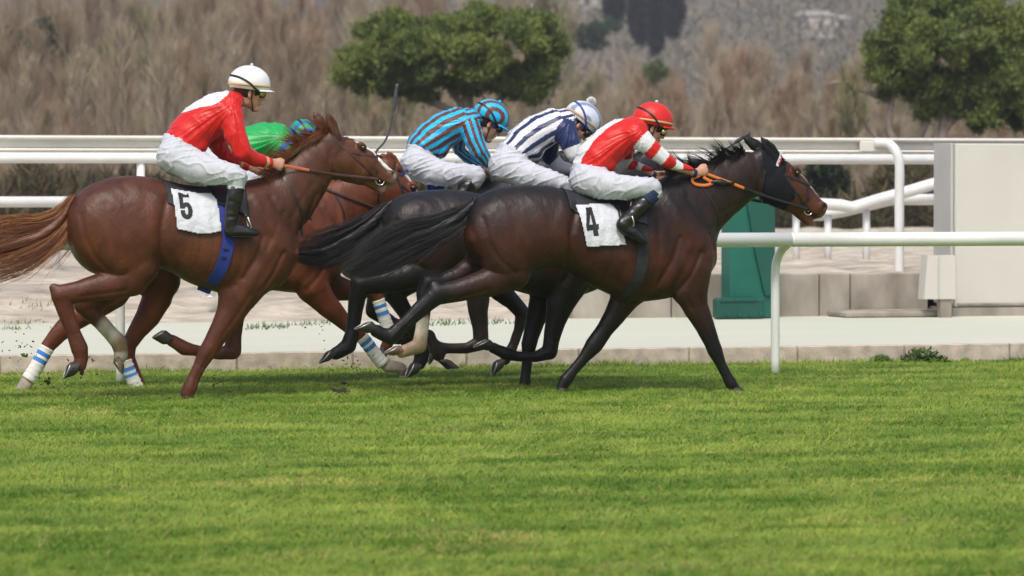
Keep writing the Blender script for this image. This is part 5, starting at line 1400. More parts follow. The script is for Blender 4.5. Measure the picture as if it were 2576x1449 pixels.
# cypress-like dark trees and houses on the hillside
M_PLASTER = mat('plaster', (.62, .58, .52), rough=.85); M_TILE = mat('roof_tile', (.38, .19, .12), rough=.9, noise=.2, nscale=1); M_WIN = mat('window_dark', (.05, .05, .06), rough=.3)
def house(D, X, Yp, w_, h_, d_, label, roofc=M_TILE):
    p = CAM + ray(X, Yp) * D; root = empty('house', tuple(p), label, 'house'); mb = MB(); b_ = float(hillz(D)) - 1; mb.box((p[0], p[1], (p[2] + h_ / 2 + b_) / 2), (w_, d_, p[2] + h_ / 2 - b_)); mb.build('wall', M_PLASTER, root, root)
    mb = MB(); zt_ = p[2] + h_ / 2; x, y_ = w_ / 2 + .3, d_ / 2 + .3
    mb.add([(p[0] - x, p[1] - y_, zt_), (p[0] + x, p[1] - y_, zt_), (p[0] + x, p[1] + y_, zt_), (p[0] - x, p[1] + y_, zt_), (p[0] - x * .8, p[1], zt_ + h_ * .35), (p[0] + x * .8, p[1], zt_ + h_ * .35)], [(0, 1, 5, 4), (2, 3, 4, 5), (0, 4, 3), (1, 2, 5), (3, 2, 1, 0)]); mb.build('roof', roofc, root, root)
    for i in range(max(1, int(w_ / 2.5))):
        mb = MB(); mb.box((p[0] - w_ / 2 + (i + .5) * w_ / max(1, int(w_ / 2.5)), p[1] - d_ / 2 - .03, p[2] - h_ * .02), (.9, .06, 1.1)); mb.build('window', M_WIN, root, root)
house(600, 2048, 62, 4.6, 2.4, 6, 'pale house on the hillside between the two pines', mat('roof_pale', (.34, .30, .28), rough=.9))
house(610, 2105, 66, 3.0, 2.0, 5, 'small pale house right beside the hillside house', MATS['roof_pale'])
house(640, 1330, 14, 9, 1.6, 8, 'orange roofed long house at the top edge right of the centre pine')
house(660, 1500, 8, 8, 1.6, 7, 'pale house at the top edge left of the dark cypresses')
house(640, 2330, 4, 5, 2, 6, 'pale house at the top edge behind the right pine')
def cone_tree(D, X, Yt, Yb, w_, label, seed, cols=((.018, .024, .028), (.024, .030, .030))):
    s = D / FPX; root = empty('cypress', tuple(far_pt(D, X, float(hillz(D)))), label, 'cypress'); lob = []
    for k in range(9):
        t = k / 8; p = CAM + ray(X, Yb + (Yt - Yb) * t) * D; q = w_ * s * (math.sin(math.pi * (.15 + .8 * (1 - t))) * .5 + .12); lob.append((*p, q, q, abs(Yt - Yb) * s * .12))
    needle_crown('crown', lob, 420, cols, root, root, size=(.5, 1.0), seed=seed)
    mb = MB(); p = far_pt(D, X, float(hillz(D)) - 1); mb.tube([tuple(p), tuple(CAM + ray(X, Yt + 5) * D)], [.3, .05], n=6, ref=(1, 0, 0)); mb.build('trunk', M_BARK, root, root)
cone_tree(420, 1545, -30, 60, 30, 'leftmost dark cypress at the top edge', 1); cone_tree(430, 1612, -20, 95, 44, 'widest dark cypress at the top edge', 2)
cone_tree(425, 1650, -10, 120, 24, 'dark cypress right beside the widest one', 3); cone_tree(435, 1690, -30, 80, 40, 'rightmost dark cypress at the top edge', 4)
def bush(D, X, Yp, rx, rz, cols, label, n_, seed):
    s = D / FPX; p = CAM + ray(X, Yp) * D; root = empty('bush', tuple(far_pt(D, X, float(hillz(D)))), label, 'bush'); r = np.random.default_rng(seed)
    lob = [(p[0] + r.normal(0, rx * s * .45), p[1] + r.normal(0, rx * s * .3), p[2] + r.normal(0, rz * s * .35), rx * s * .5, rx * s * .5, rz * s * .5) for _ in range(9)]
    needle_crown('foliage', lob, n_, cols, root, root, seed=seed, size=(.12, .3))
    mb = MB(); q = far_pt(D, X, float(hillz(D)) - .1); mb.tube([tuple(q), tuple(p)], [.08, .03], n=6, ref=(1, 0, 0)); mb.build('stem', M_BARK, root, root)
DG = [(.030, .042, .022), (.04, .055, .028), (.022, .03, .018)]
bush(95, 160, 500, 95, 60, DG, 'round dark green bush behind the rails at far left', 900, 21)
bush(92, 40, 560, 90, 30, DG, 'low dark bush under the lowest rail at far left', 500, 22)
bush(93, 2085, 470, 40, 50, DG, 'dark green bush in front of the muzzle of horse 4', 400, 23)
bush(90, 2250, 510, 75, 55, [(.12, .12, .035), (.10, .11, .04), (.15, .14, .05)], 'yellowish green bush behind the ramp rails', 700, 24)
bush(170, 90, 120, 80, 60, [(.06, .075, .04), (.08, .09, .05)], 'evergreen bush among bare trees at the top left', 500, 25)
bush(180, 900, 190, 60, 60, [(.07, .08, .04), (.09, .10, .05)], 'evergreen bush among bare trees left of the centre pine', 400, 26)
bush(330, 1480, 75, 90, 40, [(.05, .085, .05), (.06, .09, .055)], 'blue green shrubs on the slope right of the centre pine', 500, 27)
bush(260, 1640, 190, 30, 34, [(.10, .15, .04), (.12, .16, .05)], 'fresh green tree in the brown wood below the cypresses', 300, 28)

# the air: far things fade slightly
hz = MB(); hz.box((60, 640, 90), (2600, 1500, 183)); m, n, l, b = new_mat('haze'); n.remove(b)
pv = n.new('ShaderNodeVolumePrincipled'); pv.inputs['Color'].default_value = (.86, .88, .92, 1); pv.inputs['Density'].default_value = HAZE; pv.inputs['Anisotropy'].default_value = .2
out = [q for q in n if q.type == 'OUTPUT_MATERIAL'][0]; l.new(pv.outputs[0], out.inputs['Volume'])
o = hz.build('haze', m); tag(o, 'thin pale air over the valley', 'haze', kind='stuff')
# ================================================================== the five horses
def dark(amount, thr=1.0):
    pass
def v_top(hu): return np.interp(hu, [.2, .35, .55, .745, .887, .95, 1.02], [.05, .085, .08, .05, .015, -.005, -.04])
def p_blaze(w0=.05, u0=.2, u1=.97, depth=.055, white=(.72, .70, .66)):
    def fn(C, V, hu, hv, hy, ish, nz):
        m = (sm(u0, u0 + .08, hu) * (1 - sm(u1 - .03, u1 + .02, hu)) * (1 - sm(w0 * .85, w0 * 1.15, np.abs(hy) + nz * .012)) * sm(v_top(hu) - depth - .015, v_top(hu) - depth + .015, hv) * ish)[:, None]
        return C * (1 - m) + np.array(white) * m
    return fn
def p_muzzle(col, u0=.86):
    def fn(C, V, hu, hv, hy, ish, nz):
        m = (sm(u0, u0 + .12, hu + nz * .04 - (hv + .1) * .25) * ish * .85)[:, None]; return C * (1 - m) + np.array(col) * m
    return fn
def p_poly(fr, poly, col, y, soft=0):
    P = np.array([atY(fr, a, b, y)[[0, 2]] for a, b in poly])
    def fn(C, V, hu, hv, hy, ish, nz):
        m = poly_in(P, V[:, 0], V[:, 2]); C = C.copy(); C[m] = col; return C
    return fn
def p_ramp(fr, x0, x1, col, y, w=1.0):
    a, b = atY(fr, x0, 700, y)[0], atY(fr, x1, 700, y)[0]
    def fn(C, V, hu, hv, hy, ish, nz):
        t = sm(a, b, V[:, 0] + nz * .06) if b > a else 1 - sm(b, a, V[:, 0] + nz * .06)
        t = (t * w)[:, None]; return C * (1 - t) + np.array(col) * t
    return fn

BLK = (.007, .0065, .007)
CH_LEG = (.080, .023, .011)
SOCK = (.46, .40, .33)
# ---- near chestnut, number 5
Y5 = 0.0
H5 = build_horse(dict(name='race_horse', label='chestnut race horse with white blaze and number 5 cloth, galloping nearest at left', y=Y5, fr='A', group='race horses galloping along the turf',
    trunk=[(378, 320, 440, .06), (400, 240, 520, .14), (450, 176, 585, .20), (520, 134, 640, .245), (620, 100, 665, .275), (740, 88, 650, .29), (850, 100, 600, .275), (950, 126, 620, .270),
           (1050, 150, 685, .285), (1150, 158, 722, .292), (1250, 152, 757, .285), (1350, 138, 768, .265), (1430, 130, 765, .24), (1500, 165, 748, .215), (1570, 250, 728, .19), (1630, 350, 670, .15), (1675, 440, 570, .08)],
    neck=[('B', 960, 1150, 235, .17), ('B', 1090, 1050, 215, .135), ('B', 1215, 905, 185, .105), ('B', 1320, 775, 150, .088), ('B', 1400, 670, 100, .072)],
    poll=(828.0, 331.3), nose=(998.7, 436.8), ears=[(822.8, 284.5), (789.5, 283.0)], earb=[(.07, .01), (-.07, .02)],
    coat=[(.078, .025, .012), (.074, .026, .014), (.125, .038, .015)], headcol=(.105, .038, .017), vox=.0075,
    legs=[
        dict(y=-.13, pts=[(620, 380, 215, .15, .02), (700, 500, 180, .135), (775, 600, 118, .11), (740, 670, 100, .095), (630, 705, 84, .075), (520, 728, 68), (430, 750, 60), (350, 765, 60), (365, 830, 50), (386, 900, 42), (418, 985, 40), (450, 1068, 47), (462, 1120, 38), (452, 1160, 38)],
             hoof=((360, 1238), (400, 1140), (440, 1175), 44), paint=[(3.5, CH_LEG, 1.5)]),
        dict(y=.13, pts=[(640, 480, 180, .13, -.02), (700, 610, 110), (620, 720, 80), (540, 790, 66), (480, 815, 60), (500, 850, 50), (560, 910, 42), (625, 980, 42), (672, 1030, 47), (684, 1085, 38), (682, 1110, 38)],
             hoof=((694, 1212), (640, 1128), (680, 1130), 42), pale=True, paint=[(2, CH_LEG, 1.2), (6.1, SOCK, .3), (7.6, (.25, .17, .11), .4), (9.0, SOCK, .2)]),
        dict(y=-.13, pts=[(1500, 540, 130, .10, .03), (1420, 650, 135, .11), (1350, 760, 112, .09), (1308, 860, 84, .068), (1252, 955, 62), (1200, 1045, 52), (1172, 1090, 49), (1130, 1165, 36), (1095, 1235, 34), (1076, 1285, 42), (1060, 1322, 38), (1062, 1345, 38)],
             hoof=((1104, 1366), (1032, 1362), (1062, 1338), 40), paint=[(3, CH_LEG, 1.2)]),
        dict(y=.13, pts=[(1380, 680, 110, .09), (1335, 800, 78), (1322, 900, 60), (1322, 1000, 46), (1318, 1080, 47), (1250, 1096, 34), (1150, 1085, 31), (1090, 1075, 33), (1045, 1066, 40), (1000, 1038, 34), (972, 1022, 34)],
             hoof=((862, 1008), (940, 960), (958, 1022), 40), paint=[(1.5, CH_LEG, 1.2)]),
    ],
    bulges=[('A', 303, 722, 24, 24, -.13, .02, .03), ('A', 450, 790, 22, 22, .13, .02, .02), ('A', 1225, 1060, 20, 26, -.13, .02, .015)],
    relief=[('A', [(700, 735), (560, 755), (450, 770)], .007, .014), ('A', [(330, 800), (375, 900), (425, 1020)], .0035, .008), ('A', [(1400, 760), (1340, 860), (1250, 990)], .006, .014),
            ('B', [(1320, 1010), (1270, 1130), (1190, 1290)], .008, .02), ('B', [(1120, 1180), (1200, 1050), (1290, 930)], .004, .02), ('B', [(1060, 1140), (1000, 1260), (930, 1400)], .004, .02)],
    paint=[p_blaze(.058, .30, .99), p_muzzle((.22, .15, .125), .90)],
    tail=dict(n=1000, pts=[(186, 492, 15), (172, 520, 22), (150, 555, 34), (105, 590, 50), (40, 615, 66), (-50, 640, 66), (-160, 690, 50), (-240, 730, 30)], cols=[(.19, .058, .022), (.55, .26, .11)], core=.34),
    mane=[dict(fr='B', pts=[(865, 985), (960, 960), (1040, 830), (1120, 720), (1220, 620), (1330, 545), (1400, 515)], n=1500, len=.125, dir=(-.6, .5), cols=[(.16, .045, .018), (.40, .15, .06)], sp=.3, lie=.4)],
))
# ---- near dark bay, number 4
Y4 = 0.0
H4 = build_horse(dict(name='race_horse', label='dark bay race horse with number 4 cloth and black hood, leading at right', y=Y4, fr='D', group='race horses galloping along the turf',
    trunk=[(-228, 330, 470, .06), (-208, 262, 560, .14), (-160, 205, 610, .2), (-100, 170, 640, .245), (0, 148, 665, .275), (140, 141, 640, .29), (240, 148, 600, .282), (350, 176, 630, .28),
           (450, 200, 700, .285), (550, 210, 745, .29), (650, 205, 786, .29), (750, 180, 802, .28), (840, 145, 795, .26), (930, 140, 778, .24), (1010, 190, 750, .215), (1080, 270, 720, .19), (1130, 350, 680, .15), (1163, 440, 590, .09)],
    neck=[('D', 900, 390, 255, .17), ('D', 1050, 262, 215, .135), ('D', 1210, 160, 172, .105), ('D', 1345, 92, 140, .088), ('D', 1436, 62, 100, .072)],
    poll=(1923.0, 377.0), nose=(2079.0, 520.0), ears=[(1914.0, 345.0), (1868.0, 343.0)],
    coat=[(.028, .0105, .007), (.011, .009, .010), (.074, .019, .0075)], headcol=(.085, .026, .011), neckcol=(.024, .012, .010), vox=.0075, earb=[(.16, .01), (.02, .0)],
    legs=[
        dict(y=-.13, fr='C', pts=[(1190, 420, 215, .15, .02), (1215, 540, 165, .135), (1235, 630, 112, .11), (1110, 690, 84, .085), (980, 728, 65, .066), (880, 752, 60), (810, 762, 60), (745, 820, 50), (670, 890, 42), (600, 955, 42), (555, 1000, 46), (500, 985, 36), (470, 968, 36)],
             hoof=((342, 962), (450, 908), (452, 962), 40), paint=[(4.6, BLK, 1.4)]),
        dict(y=.13, fr='C', pts=[(1100, 520, 120, .12, -.02), (1010, 610, 68), (920, 660, 52), (840, 695, 50), (765, 700, 54), (742, 760, 46), (742, 850, 39), (728, 960, 38), (712, 1050, 44), (650, 1075, 37), (615, 1085, 36)],
             hoof=((512, 1098), (604, 1046), (600, 1088), 40), pale=True, paint=[(2.2, BLK, .8), (6.4, SOCK, .25), (7.5, (.30, .21, .14), .5)]),
        dict(y=-.13, pts=[(1060, 500, 130, .10, .03), (1035, 620, 125, .11), (1035, 730, 108, .09), (1068, 830, 76, .066), (1120, 935, 58), (1160, 1030, 46), (1178, 1078, 45), (1212, 1155, 31), (1245, 1220, 30), (1268, 1262, 36), (1288, 1290, 30), (1298, 1300, 30)],
             hoof=((1358, 1322), (1270, 1322), (1300, 1290), 34), paint=[(4.0, BLK, 1.2)]),
        dict(y=.13, pts=[(730, 700, 110, .09), (665, 790, 82), (612, 880, 62), (555, 960, 50), (495, 1045, 52), (440, 1118, 34), (378, 1190, 30), (335, 1245, 38), (312, 1285, 30), (308, 1298, 30)],
             hoof=((345, 1326), (278, 1320), (310, 1292), 32), paint=[(2.0, BLK, 1.0)]),
    ],
    bulges=[('C', 800, 708, 30, 26, -.13, .022, .025), ('C', 735, 664, 22, 24, .13, .02, .02)],
    relief=[('C', [(1080, 735), (960, 765), (880, 790)], .007, .014), ('C', [(990, 330), (1010, 430), (1050, 560)], .006, .02), ('D', [(1060, 760), (1110, 880), (1160, 1010)], .006, .012), ('D', [(990, 760), (1060, 880), (1130, 1010)], .004, .010),
            ('D', [(1250, 320), (1180, 400), (1120, 520)], .008, .02), ('D', [(1300, 250), (1230, 300)], .005, .02), ('D', [(560, 950), (480, 1060)], .004, .01)],
    paint=[p_poly('G', [(985, 330), (1120, 390), (1215, 480), (1190, 590), (1170, 640), (1255, 770), (1285, 860), (1240, 890), (1200, 1000), (1100, 960), (960, 915), (960, 700), (900, 420)], BLK, Y4 - .05),
           p_poly('G', [(700, 200), (1010, 200), (1130, 400), (980, 420), (860, 380), (760, 330)], BLK, Y4), p_blaze(.032, .42, .93, .04), p_muzzle((.33, .19, .16), .97)],
    tail=dict(n=1100, pts=[(1196, 500, 12), (1178, 525, 20), (1145, 552, 28), (1090, 580, 36), (1020, 605, 46), (950, 640, 46), (895, 668, 30), (850, 690, 14)], cols=[(.010, .009, .010), (.045, .040, .042)], core=.55),
    mane=[dict(fr='F', pts=[(1250, 760), (1420, 730), (1600, 690), (1720, 640), (1830, 596), (1915, 582)], n=1600, len=.12, dir=(-.5, .55), cols=[(.010, .009, .010), (.02, .018, .02)], sp=.35)],
))
# ---- dark bay behind number 4 (navy and white rider)
YN = 0.90
NT = [(500, 330, 480, .06), (520, 275, 560, .14), (570, 218, 610, .2), (640, 190, 640, .24), (740, 172, 650, .27), (880, 166, 620, .28), (980, 176, 610, .28), (1080, 200, 650, .28),
      (1180, 215, 715, .285), (1280, 215, 750, .285), (1380, 205, 775, .28), (1480, 190, 785, .27), (1570, 170, 780, .25), (1650, 180, 755, .22), (1720, 250, 735, .19), (1780, 340, 690, .15), (1815, 430, 600, .09)]
HN = build_horse(dict(name='race_horse', label='dark brown race horse galloping just behind number 4, mostly hidden by it', y=YN, fr='C', group='race horses galloping along the turf', vox=.010,
    trunk=NT, neck=[('P', 1455, 560, 105, .17), ('P', 1530, 500, 88, .13), ('P', 1590, 455, 68, .10), ('P', 1632, 425, 52, .08)],
    poll=(1645, 402), nose=(1790, 500), ears=[(1632, 372), (1622, 374)],
    coat=[(.020, .012, .010), (.013, .012, .014), (.045, .016, .009)],
    legs=[
        dict(y=-.13, pts=[(720, 400, 190, .15, .02), (790, 520, 150, .13), (800, 610, 100), (680, 650, 80), (560, 680, 70), (450, 698, 60), (378, 712, 58), (360, 780, 50), (350, 860, 42), (335, 970, 40), (312, 1050, 46), (262, 1085, 38), (240, 1095, 36)],
             hoof=((148, 1152), (212, 1070), (222, 1108), 38), paint=[(2.2, BLK, 1.0)]),
        dict(y=.13, pts=[(850, 520, 120, .12), (760, 640, 72), (660, 700, 58), (570, 745, 56), (605, 810, 46), (660, 900, 40), (705, 1000, 40), (728, 1080, 46), (722, 1130, 40), (712, 1150, 38)],
             hoof=((636, 1236), (684, 1136), (712, 1176), 40), paint=[(1.0, BLK, 1.0)]),
        dict(y=-.13, pts=[(1600, 600, 120, .10), (1550, 720, 100), (1510, 820, 80), (1482, 920, 58), (1460, 1020, 47), (1450, 1085, 47), (1370, 1115, 31), (1270, 1112, 29), (1200, 1095, 38), (1150, 1072, 32), (1130, 1062, 32)],
             hoof=((1018, 1062), (1112, 1012), (1122, 1062), 36), paint=[(0.8, BLK, 1.0)]),
        dict(y=.13, pts=[(1480, 660, 100, .09), (1415, 780, 80), (1378, 880, 60), (1350, 980, 48), (1335, 1040, 46), (1325, 1130, 31), (1315, 1215, 30), (1310, 1262, 34), (1305, 1285, 30)],
             hoof=((1340, 1308), (1278, 1308), (1306, 1282), 32), paint=[(0.4, BLK, .8)]),
    ],
    bulges=[('C', 348, 676, 26, 26, -.13, .02, .025)],
    tail=dict(n=700, pts=[(985, 508, 14), (960, 535, 22), (920, 575, 32), (860, 612, 38), (800, 635, 38), (750, 635, 26), (700, 625, 12)], cols=[(.010, .009, .010), (.04, .035, .038)], core=.5),
    mane=[dict(fr='P', pts=[(1470, 470), (1540, 425), (1600, 395), (1645, 390)], n=500, len=.10, dir=(-.5, .4), cols=[(.010, .009, .010), (.03, .026, .028)], sp=.3)],
))
# ---- far chestnut (green rider)
YC = 1.55
HC = build_horse(dict(name='race_horse', label='bright chestnut race horse with white and blue leg bandages behind number 5', y=YC, fr='P', group='race horses galloping along the turf', vox=.010,
    trunk=[(246, 540, 590, .06), (258, 505, 640, .14), (290, 485, 665, .2), (340, 474, 678, .25), (420, 468, 684, .28), (480, 474, 676, .275), (540, 480, 690, .28), (600, 484, 712, .285), (660, 480, 726, .28),
           (710, 472, 734, .26), (750, 470, 737, .24), (785, 490, 733, .21), (820, 520, 722, .19), (850, 550, 700, .15), (868, 585, 660, .09)],
    neck=[('P', 745, 585, 96, .17), ('P', 815, 545, 80, .13), ('P', 885, 500, 62, .10), ('P', 945, 455, 54, .085), ('P', 970, 440, 46, .075)],
    poll=(986, 402), nose=(1082, 568), ears=[(974, 380), (955, 390)],
    coat=[(.118, .032, .014), (.125, .035, .015), (.16, .046, .018)],
    legs=[
        dict(y=-.13, fr='A', pts=[(640, 480, 160, .14), (700, 620, 120), (640, 750, 90), (520, 840, 72), (410, 910, 62), (330, 985, 50), (275, 1050, 40), (230, 1130, 36), (175, 1225, 34), (148, 1262, 38), (122, 1300, 32)],
             hoof=((118, 1335), (80, 1328), (114, 1302), 34), pale=True, bandage=([(268, 1062, 36), (232, 1125, 36), (195, 1190, 36), (160, 1245, 38)], 1.12), stripes=[(.14, .24), (.32, .42)], paint=[(8.6, SOCK, .3)]),
        dict(y=.13, fr='A', pts=[(760, 560, 190, .14), (900, 680, 118), (890, 780, 84), (840, 880, 70), (775, 970, 52), (728, 1050, 42), (728, 1120, 36), (762, 1210, 35), (790, 1280, 38), (808, 1318, 34)],
             hoof=((850, 1340), (780, 1340), (815, 1318), 34), bandage=([(715, 1130, 35), (735, 1190, 36), (765, 1260, 38), (800, 1325, 36)], 1.12), stripes=[(.20, .30), (.38, .48)]),
        dict(y=-.13, fr='C', pts=[(60, 600, 130, .10), (110, 720, 96), (190, 820, 66), (275, 905, 48), (350, 968, 42), (410, 1030, 32), (490, 1130, 31), (535, 1165, 38), (590, 1172, 32), (612, 1180, 32)],
             hoof=((652, 1222), (588, 1225), (622, 1190), 32), pale=True, bandage=([(388, 1002, 34), (430, 1055, 34), (475, 1115, 34), (510, 1155, 37)], 1.12), stripes=[(.10, .20), (.28, .38)], paint=[(6.6, SOCK, .3)]),
        dict(y=.13, fr='C', pts=[(120, 620, 110, .10), (220, 720, 78), (320, 740, 56), (420, 735, 44), (468, 760, 42), (500, 850, 32), (530, 945, 31), (545, 1000, 38), (530, 1045, 34), (520, 1062, 32)],
             hoof=((520, 1160), (476, 1080), (512, 1080), 34), bandage=([(480, 790, 33), (500, 850, 33), (520, 910, 33), (535, 955, 36)], 1.12), stripes=[(.12, .24), (.34, .46)]),
    ],
    paint=[p_blaze(.075, .22, .99)],
    tail=dict(n=200, pts=[(250, 520, 12), (225, 550, 18), (190, 580, 26), (140, 610, 34), (90, 640, 34), (40, 660, 24)], cols=[(.17, .055, .022), (.36, .14, .06)], core=.5),
    mane=[dict(fr='P', pts=[(740, 470), (820, 440), (900, 405), (960, 392), (990, 398)], n=350, len=.09, dir=(-.5, .3), cols=[(.13, .035, .015), (.22, .07, .03)], sp=.25)],
))
# ---- farthest dark horse (turquoise rider)
YT = 2.20
def shT(q, dx=-205, s=.965): X, Yp = px('C', q[0], q[1]); return ((X + dx), 455 + (Yp - 455) * s)
TT = []
for (X, t, b, w) in NT:
    a = shT((X, t)); c = shT((X, b)); TT.append((a[0], a[1], c[1], w))
HT = build_horse(dict(name='race_horse', label='black race horse farthest from camera, under the turquoise and brown rider', y=YT, fr='P', group='race horses galloping along the turf', vox=.010,
    trunk=TT, neck=[('P', 1262, 555, 98, .17), ('P', 1325, 500, 80, .13), ('P', 1380, 455, 62, .10), ('P', 1420, 425, 48, .08)],
    poll=(1432, 408), nose=(1560, 505), ears=[(1420, 380), (1410, 382)],
    coat=[(.020, .013, .011), (.016, .014, .016), (.03, .015, .011)],
    legs=[
        dict(y=-.13, fr='C', pts=[(330, 420, 170, .14), (400, 560, 130), (520, 700, 72), (470, 780, 54), (455, 850, 48), (560, 925, 38), (680, 975, 36), (765, 1000, 40), (795, 1065, 34), (825, 1110, 32)],
             hoof=((942, 1178), (862, 1184), (850, 1135), 38)),
        dict(y=.13, fr='C', pts=[(380, 560, 130, .13), (520, 690, 76), (580, 780, 50), (640, 880, 38), (660, 980, 36), (640, 1030, 36)], hoof=((560, 1040), (610, 980), (620, 1020), 32)),
        dict(y=-.13, fr='C', pts=[(1090, 600, 110, .10), (1045, 740, 72), (1045, 850, 58), (1058, 950, 46), (1064, 1035, 44), (980, 1066, 30), (880, 1066, 29), (808, 1062, 36), (790, 1085, 32), (782, 1095, 30)],
             hoof=((772, 1158), (748, 1092), (780, 1105), 30)),
        dict(y=.13, fr='C', pts=[(1090, 640, 100, .10), (1170, 740, 62), (1240, 800, 48), (1298, 868, 44), (1276, 960, 29), (1246, 1045, 28), (1226, 1090, 34), (1206, 1122, 30), (1200, 1132, 30)],
             hoof=((1122, 1222), (1150, 1128), (1186, 1150), 34)),
    ],
    tail=dict(n=160, pts=[(775, 520, 14), (750, 550, 20), (715, 590, 28), (670, 620, 30), (620, 640, 20)], cols=[(.010, .009, .010), (.03, .026, .028)], core=.6),
    mane=[dict(fr='P', pts=[(1215, 452), (1290, 440), (1360, 410), (1432, 398)], n=450, len=.10, dir=(-.5, .5), cols=[(.010, .009, .010), (.03, .026, .028)], sp=.3)],
))

# ================================================================== tack
def stirrup(H, fr, q, yo, ang, parent_top, m=M_STEEL, leather=M_BLACKLEATHER):
    c = atY(fr, q[0], q[1], H.y + yo); d = np.array([math.cos(ang), 0, math.sin(ang)])
    mb = MB(); P = [c + np.array([0, .052 * math.sin(t), 0]) + d * (.060 * (math.cos(t)) + .055) for t in np.linspace(-2.2, 2.2, 21)]
    P += [P[0]]; mb.tube(P, .0055, n=8, wr=.0055, ref=(d[2], 0, -d[0]), cap=True)
    o = mb.build('stirrup', m, H.root, H.root, smooth=True)
    a = c + d * .115; b = atY(fr, parent_top[0], parent_top[1], H.y + parent_top[2]); lb = MB(); lb.tube([a, (a + b) / 2, b], .010, n=6, wr=.003); lb.build('stirrup_leather', leather, H.root, H.root)

def handpos(fr, hs, y): return [atY(fr, a, b, y + c) for a, b, c in hs]

# number 5 horse
wrap(H5, 'saddle_pad', 'A', 955, 1275, 120, (215, 415), M_BLACKCLOTH, H5.root, off=.004)
nc = drape(H5, 'number_cloth', 'A', [(980, 163), (1060, 176), (1150, 190), (1212, 192), (1235, 228), (1240, 300), (1247, 402), (1190, 414), (1120, 416), (1000, 391), (992, 300)], M_WHITECLOTH, H5.root, off=.017, both=True, thick=.004, wr=.010)
drape(H5, 'number', 'A', [(1016, 184), (1079, 184), (1079, 212), (1040, 212), (1041, 243), (1058, 238), (1074, 244), (1085, 262), (1090, 288), (1086, 312), (1074, 330), (1058, 336), (1040, 331), (1026, 316), (1021, 295), (1021, 283), (1045, 283), (1047, 298), (1052, 308), (1058, 309), (1063, 300), (1064, 285), (1062, 270), (1056, 265), (1049, 268), (1045, 276), (1020, 276)],
      M_INK, nc, off=.0235, step=.0035, thick=0, wr=.010)
wrap(H5, 'saddle', 'A', 1228, 1410, 120, (188, 300), M_BLACKLEATHER, H5.root, off=.018)
strap(H5, 'girth', 'A', [(1235, 165), (1262, 260), (1282, 360), (1290, 450), (1272, 540), (1248, 620), (1215, 700), (1195, 752)], .088, M_BLUEWEB, H5.root, off=.012, yn=.27, n=60)
strap(H5, 'girth_buckle', 'A', [(1258, 503), (1290, 504)], .010, M_INK, H5.root, off=.022, yn=.27, n=8)
strap(H5, 'girth_buckle', 'A', [(1245, 551), (1278, 552)], .010, M_INK, H5.root, off=.022, yn=.27, n=8)
strap(H5, 'breast_strap', 'B', [(1062, 850), (1112, 945), (1160, 1050), (1195, 1130), (1222, 1220), (1236, 1310)], .017, M_BLACKLEATHER, H5.root, yn=.12)
strap(H5, 'breast_strap', 'B', [(1168, 1065), (1200, 1110), (1250, 1155), (1303, 1192)], .014, M_BLACKLEATHER, H5.root, yn=.12)
H5h = [(1022, 792, -.13), (868, 822, .06)]
bridle(H5, M_BROWNLEATHER, M_BROWNLEATHER, M_ORANGEBR, handpos('B', H5h, Y5), .34)
stirrup(H5, 'B', (842, 1268), -.33, 1.9, (715, 1000, -.30))
# number 4 horse
wrap(H4, 'saddle_pad', 'D', 365, 800, 150, (255, 488), M_BLACKCLOTH, H4.root, off=.004)
nc = drape(H4, 'number_cloth', 'D', [(402, 254), (500, 251), (600, 247), (622, 262), (637, 292), (640, 350), (667, 480), (560, 486), (447, 491), (425, 380)], M_WHITECLOTH, H4.root, off=.017, both=True, thick=.004, wr=.010)
drape(H4, 'number', 'D', [(452, 268), (487, 267), (503, 362), (514, 361), (516, 392), (507, 393), (513, 428), (485, 430), (480, 396), (446, 401), (443, 372)], M_INK, nc, off=.0235, step=.0035, thick=0, wr=.010, holes=[[(474, 306), (482, 364), (461, 367)]])
wrap(H4, 'saddle', 'D', 645, 800, 150, (300, 360), M_BLACKLEATHER, H4.root, off=.018)
strap(H4, 'girth', 'D', [(760, 300), (766, 400), (765, 500), (760, 590), (742, 680), (712, 760), (700, 795)], .088, M_BLACKCLOTH, H4.root, off=.012, yn=.27, n=60)
strap(H4, 'breast_strap', 'G', [(275, 670), (345, 750), (425, 850), (480, 935), (530, 1030), (552, 1110), (550, 1180), (535, 1270), (500, 1325)], .014, M_BLACKLEATHER, H4.root, yn=.12)
H4h = [(1520, 782, -.12), (1128, 822, .10)]
def brow4(H, br):
    b = strap(H, 'browband', 'G', [(1145, 400), (1128, 450), (1108, 500), (1095, 545)], .020, M_WHITECLOTH, br, off=.016, yn=.05, n=16)
    for i in range(4):
        x, y_ = 1150 - i * 12, 405 + i * 36
        drape(H, 'triangle', 'G', [(x + 8, y_ - 12), (x + 4, y_ + 22), (x - 20, y_ + 2)], mat('red_trim', (.6, .01, .01), rough=.6), b, off=.0245, step=.003, thick=0, ynear=.05)
def brow_tri(H, br): pass
hd = drape(H4, 'hood', 'G', [(990, 345), (1060, 380), (1130, 400), (1195, 470), (1188, 560), (1165, 620), (1215, 700), (1262, 770), (1285, 850), (1245, 890), (1225, 960), (1195, 1000), (1100, 965), (955, 915), (985, 800), (995, 640), (985, 500), (965, 420)],
      M_HOODCLOTH, H4.root, off=.007, step=.008, both=True, thick=.004, ynear=.08)
bridle(H4, M_BLACKLEATHER, M_BLACKLEATHER, M_ORANGE, handpos('F', H4h, Y4), .42, brow=brow4)
stirrup(H4, 'F', (900, 1300), -.34, 1.75, (900, 1030, -.30))
lp = MB(); q0 = handpos('F', H4h, Y4)[0]
